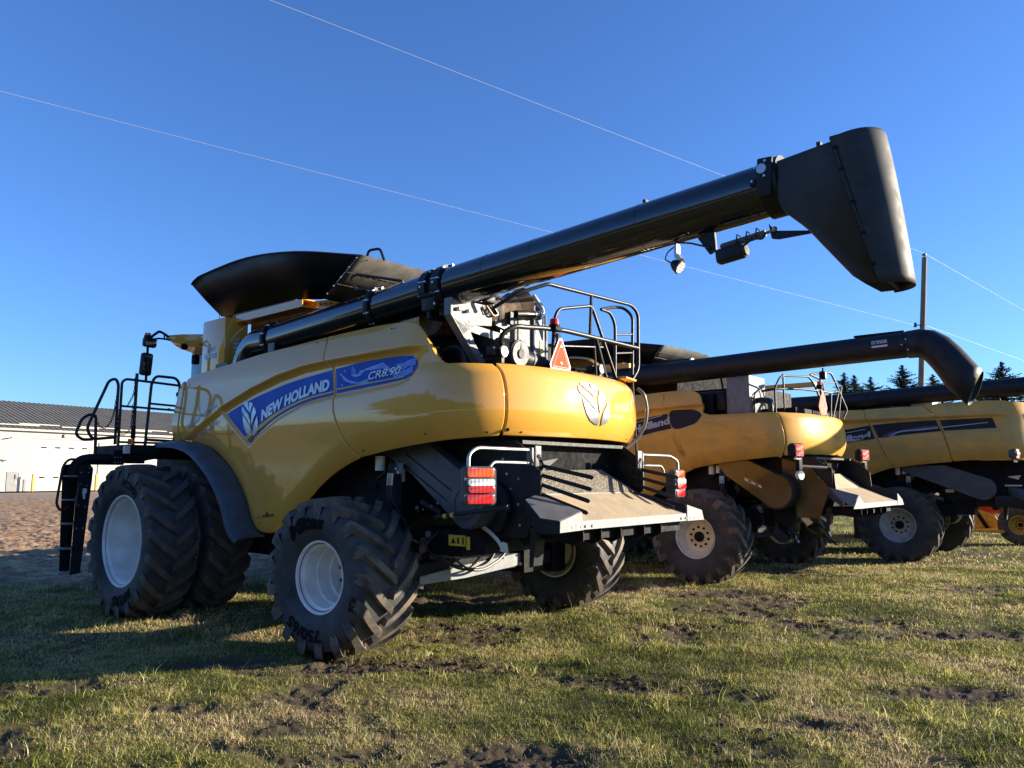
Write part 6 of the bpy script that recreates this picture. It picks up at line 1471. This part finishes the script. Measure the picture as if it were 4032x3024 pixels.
# ------------------------------------------------------------------ power pole and lines
def at_px(x, y, D):   # a direction through the picture at depth D (used only while laying out, gives plain world positions)
    th = math.radians(6.93); f = Vector((0, math.cos(th), math.sin(th))); u = Vector((0, -math.sin(th), math.cos(th))); r = f+Vector((1, 0, 0))*((x-1106)/1660)+u*((829.5-y)/1660)
    return Vector((0, 0, 1.765))+r*(D/r.y)
PD = 37; top = at_px(1997, 556, PD); bot = at_px(1984.5, 1040, PD); d = (bot-top).normalized(); bot = top+d*((top.z+.3)/-d.z)
mb = MB().mat('pole_wood'); mb.tube([bot, bot.lerp(top, .5), top], [.17, .14, .115], 0, 16); pole = mb.build('utility_pole', None, None); tag(pole, 'leaning grey timber power pole rising behind the second harvester', 'utility pole')
mb = MB().mat('insulator'); mb.tube([top, top+Vector((0, 0, .18))], [.03, .02], 0, 8); mb.tube([top+Vector((0, 0, .10)), top+Vector((0, 0, .16)), top+Vector((0, 0, .20))], [.10, .10, .05], 0, 12)
lo = at_px(1991, 703, PD); mb.tube([lo+Vector((-.42, -.1, 0)), lo+Vector((.25, .05, .02))], .028, 0, 8); mb.tube([lo+Vector((-.36, -.1, -.1)), lo+Vector((-.36, -.1, .12))], [.09, .05], 0, 10); mb.build('insulator', None, pole)
def wire(a, b_, sag, r, lb):
    P = [a.lerp(b_, k/40)+Vector((0, 0, -sag*4*(k/40)*(1-k/40))) for k in range(41)]; m_ = MB().mat('wire_metal'); m_.tube(P, r, 0, 6); o = m_.build('power_line', None, None); tag(o, lb, 'power line', 'overhead lines')
e1 = at_px(583, 0, 13.5); dirn = (e1-(top+Vector((0, 0, .2)))); wire(top+Vector((0, 0, .2)), top+Vector((0, 0, .2))+dirn*1.35, .0, .0045, 'upper overhead line running from the pole top to the upper left')
e2 = at_px(0, 197, 13.0); lo2 = lo+Vector((-.40, -.1, 0)); dirn = e2-lo2; wire(lo2, lo2+dirn*1.35, .0, .0043, 'lower overhead line running from the pole side to the far left edge')
wire(top+Vector((0, 0, .2)), at_px(2330, 738, 60), .0, .009, 'upper overhead line leaving the pole to the right'); wire(lo+Vector((.2, 0, 0)), at_px(2330, 822, 60), .0, .009, 'lower overhead line leaving the pole to the right')

# ------------------------------------------------------------------ spruces behind the row
def spruce(x, y, H, R, seed, lb):
    r_ = np.random.RandomState(seed); root = empty('spruce_tree', (x, y, -.1)); tag(root, lb, 'tree', 'spruces behind the harvesters')
    t = MB().mat('bark'); t.tube([(0, 0, 0), (0, 0, H*.6), (0, 0, H)], [.16+.01*H, .09, .015], 0, 8); t.build('trunk', None, root)
    V = []; F = []; k = 0; n = int(H*30)
    for i in range(n):
        u = (i/n)**.92; z = H*(.08+.92*u); L = min(R*1.25, (H-z)*.80)*(.72+.5*r_.rand())+.08; a = r_.rand()*2*PI; dr = -.10-.30*(1-u)+.25*r_.rand()
        m_ = max(3, int(L/.11))
        for j in range(m_):
            s = (j+.5)/m_; c = np.array([math.cos(a)*L*s, math.sin(a)*L*s, z+dr*L*s+.16*L*s*s]); w = .34*(1-s*.7)*(.5+.5*min(1, L))
            for q in range(4):
                e = r_.randn(3)*.5; e[2] = e[2]*.5-.12; e = e/np.linalg.norm(e)*w*(.6+.8*r_.rand()); e2_ = np.cross(e, [0, 0, 1])*.30+r_.randn(3)*.02
                V += [c-e*.2-e2_, c-e*.2+e2_, c+e]; F.append((k, k+1, k+2)); k += 3
    me = fastmesh('crown', np.array(V), np.array(F), 3); me.materials.append(MATS['spruce_needles']); o = bpy.data.objects.new('crown', me); COL.objects.link(o); o.parent = root
for i, (px, py, D, R, lb) in enumerate(((1822, 803, 62, 2.6, 'broad spruce left of the pole, directly right of the railing on the second harvester'), (1845, 808, 64, 2.0, 'spruce close against the broad spruce left of the pole'), (1880, 812, 70, 1.3, 'small pointed spruce between two broader ones, left of the pole'), (1948, 786, 60, 3.1, 'large spruce immediately left of the power pole'), (2014, 806, 66, 2.4, 'spruce just right of the power pole behind the bent spout'), (2162, 778, 55, 2.7, 'tall thin spruce near the right edge of the picture'), (2120, 836, 70, 2.2, 'short dense spruce between the bent spout and the tall thin spruce'), (2203, 850, 50, 1.6, 'low spruce at the far right edge above the hood'))):
    p = at_px(px, py, D); spruce(p.x, p.y, p.z, R, 30+i, lb)

# ------------------------------------------------------------------ machine beyond the third harvester
q = empty('farm_implement', (14.1, 21.3, 0), RZ); tag(q, 'red and yellow pickup implement with a rubber tyre, parked beyond the last harvester', 'farm implement')
make_wheel(q, (.1, .6, .50), .53, .36, .24, '', nl=18, face='disc', rimmat='yellow_wheel', lugh=.02, clean='_clean')
mb = MB().mat('orange_yellow'); mb.prism([(.55, .35), (.75, .75), (1.35, .95), (1.75, .80), (2.0, .45), (1.9, .30)], 1, .2, .24); mb.box((1.2, .5, .32), (1.5, .8, .08), bev=.01); mb.cyl((.9, .26, .6), (.9, .2, .6), .12, 16); mb.mat('red_paint'); mb.prism([(.6, .75), (.9, 1.05), (2.1, 1.15), (2.6, 1.35), (2.5, 1.5), (1.6, 1.45), (.7, 1.0)], 1, -.2, .1); mb.box((1.5, -.5, 1.0), (2.0, 1.0, .5), bev=.05)
mb.mat('frame_black'); mb.box((1.05, .27, .6), (.10, .03, .55), ry=.5); mb.cyl((2.1, -.4, .22), (2.1, .5, .22), .2, 16); mb.build('pickup_frame', None, q)
q4 = empty('grain_auger', (10.9, 23.6, 0), RZ); tag(q4, 'dark unloading tube and tank cover of another machine, showing above the third harvester', 'auger')
mb = MB().mat('dusty_black'); mb.cyl((2.4, .7, 4.02), (-3.2, .7, 4.12), .19, 24); mb.mat('red_paint'); mb.box((-1.3, .6, 4.22), (1.2, .5, .06), ry=.12); mb.build('tube', None, q4); mb = MB().mat('frame_black'); mb.b2((-.5, -.9, .8), (3, .9, 3.8)); mb.b2((-.4, -1.2, 0), (.2, 1.1, 1.2)); mb.b2((2.2, -1.3, 0), (2.9, 1.3, 1.4)); mb.build('machine_body', None, q4)

# ------------------------------------------------------------------ distant woodland (seen in the paint's reflections and along the horizon)
V = []; F = []; T = 0; r_ = np.random.RandomState(5); VT = []
def wood(x0, y0, x1, y1, n, h0, h1):
    global T
    for i in range(n):
        u = r_.rand(); cx = x0+(x1-x0)*u+r_.randn()*2.5; cy = y0+(y1-y0)*u+r_.randn()*2.5; H = h0+(h1-h0)*r_.rand(); R = H*.32
        for k in range(190):
            v = r_.randn(3); v /= np.linalg.norm(v); rr = r_.rand()**.4; c = np.array([cx+v[0]*R*rr, cy+v[1]*R*rr, H*.58+v[2]*H*.42*rr]); e = r_.randn(3); e /= np.linalg.norm(e); e2_ = np.cross(e, r_.randn(3)); e2_ /= np.linalg.norm(e2_); s = H*.055
            VT.extend([c-e*s, c+e2_*s, c+e*s, c-e2_*s]); F.append((T, T+1, T+2, T+3)); T += 4
wood(-70, 5, -62, -30, 60, 9, 19); wood(-62, -30, -30, -62, 60, 10, 17); wood(-30, -62, 40, -75, 60, 8, 14); wood(-30, 330, 150, 300, 90, 7, 11); wood(150, 300, 330, 230, 60, 7, 11)
me = fastmesh('woodland', np.array(VT), np.array(F), 4); me.materials.append(MATS['wood_leaves']); o = bpy.data.objects.new('woodland', me); COL.objects.link(o); tag(o, 'low line of bare autumn trees along the horizon', 'trees', kind='stuff')

# ------------------------------------------------------------------ light
SAZ, SEL = math.radians(83), math.radians(13)
w = bpy.data.worlds.new('World'); SC.world = w; w.use_nodes = True; nt = w.node_tree; bg = nt.nodes['Background']
sk = nt.nodes.new('ShaderNodeTexSky'); sk.sky_type = 'NISHITA'; sk.sun_disc = False; sk.sun_elevation = SEL; sk.sun_rotation = SAZ
sk.altitude = 300; sk.air_density = 1.0; sk.dust_density = .3; sk.ozone_density = 3.0
tnt = nt.nodes.new('ShaderNodeMix'); tnt.data_type = 'RGBA'; tnt.blend_type = 'MULTIPLY'; tnt.inputs['Factor'].default_value = 1; cs = [i for i in tnt.inputs if i.type == 'RGBA']; cs[1].default_value = (.44, .635, .97, 1); nt.links.new(sk.outputs[0], cs[0]); nt.links.new([o for o in tnt.outputs if o.type == 'RGBA'][0], bg.inputs[0]); bg.inputs[1].default_value = .110
L = bpy.data.lights.new('sun', 'SUN'); L.energy = 5.0; L.angle = math.radians(.55); L.color = (1, .88, .70)
lo_ = bpy.data.objects.new('sun', L); COL.objects.link(lo_)
sd = Vector((math.sin(SAZ)*math.cos(SEL), math.cos(SAZ)*math.cos(SEL), math.sin(SEL))); lo_.rotation_euler = sd.to_track_quat('Z', 'Y').to_euler()
vs = SC.view_settings; vs.view_transform = 'Standard'; vs.look = 'None'; vs.exposure = 1.36; vs.gamma = 1
SC.cycles.max_bounces = 8
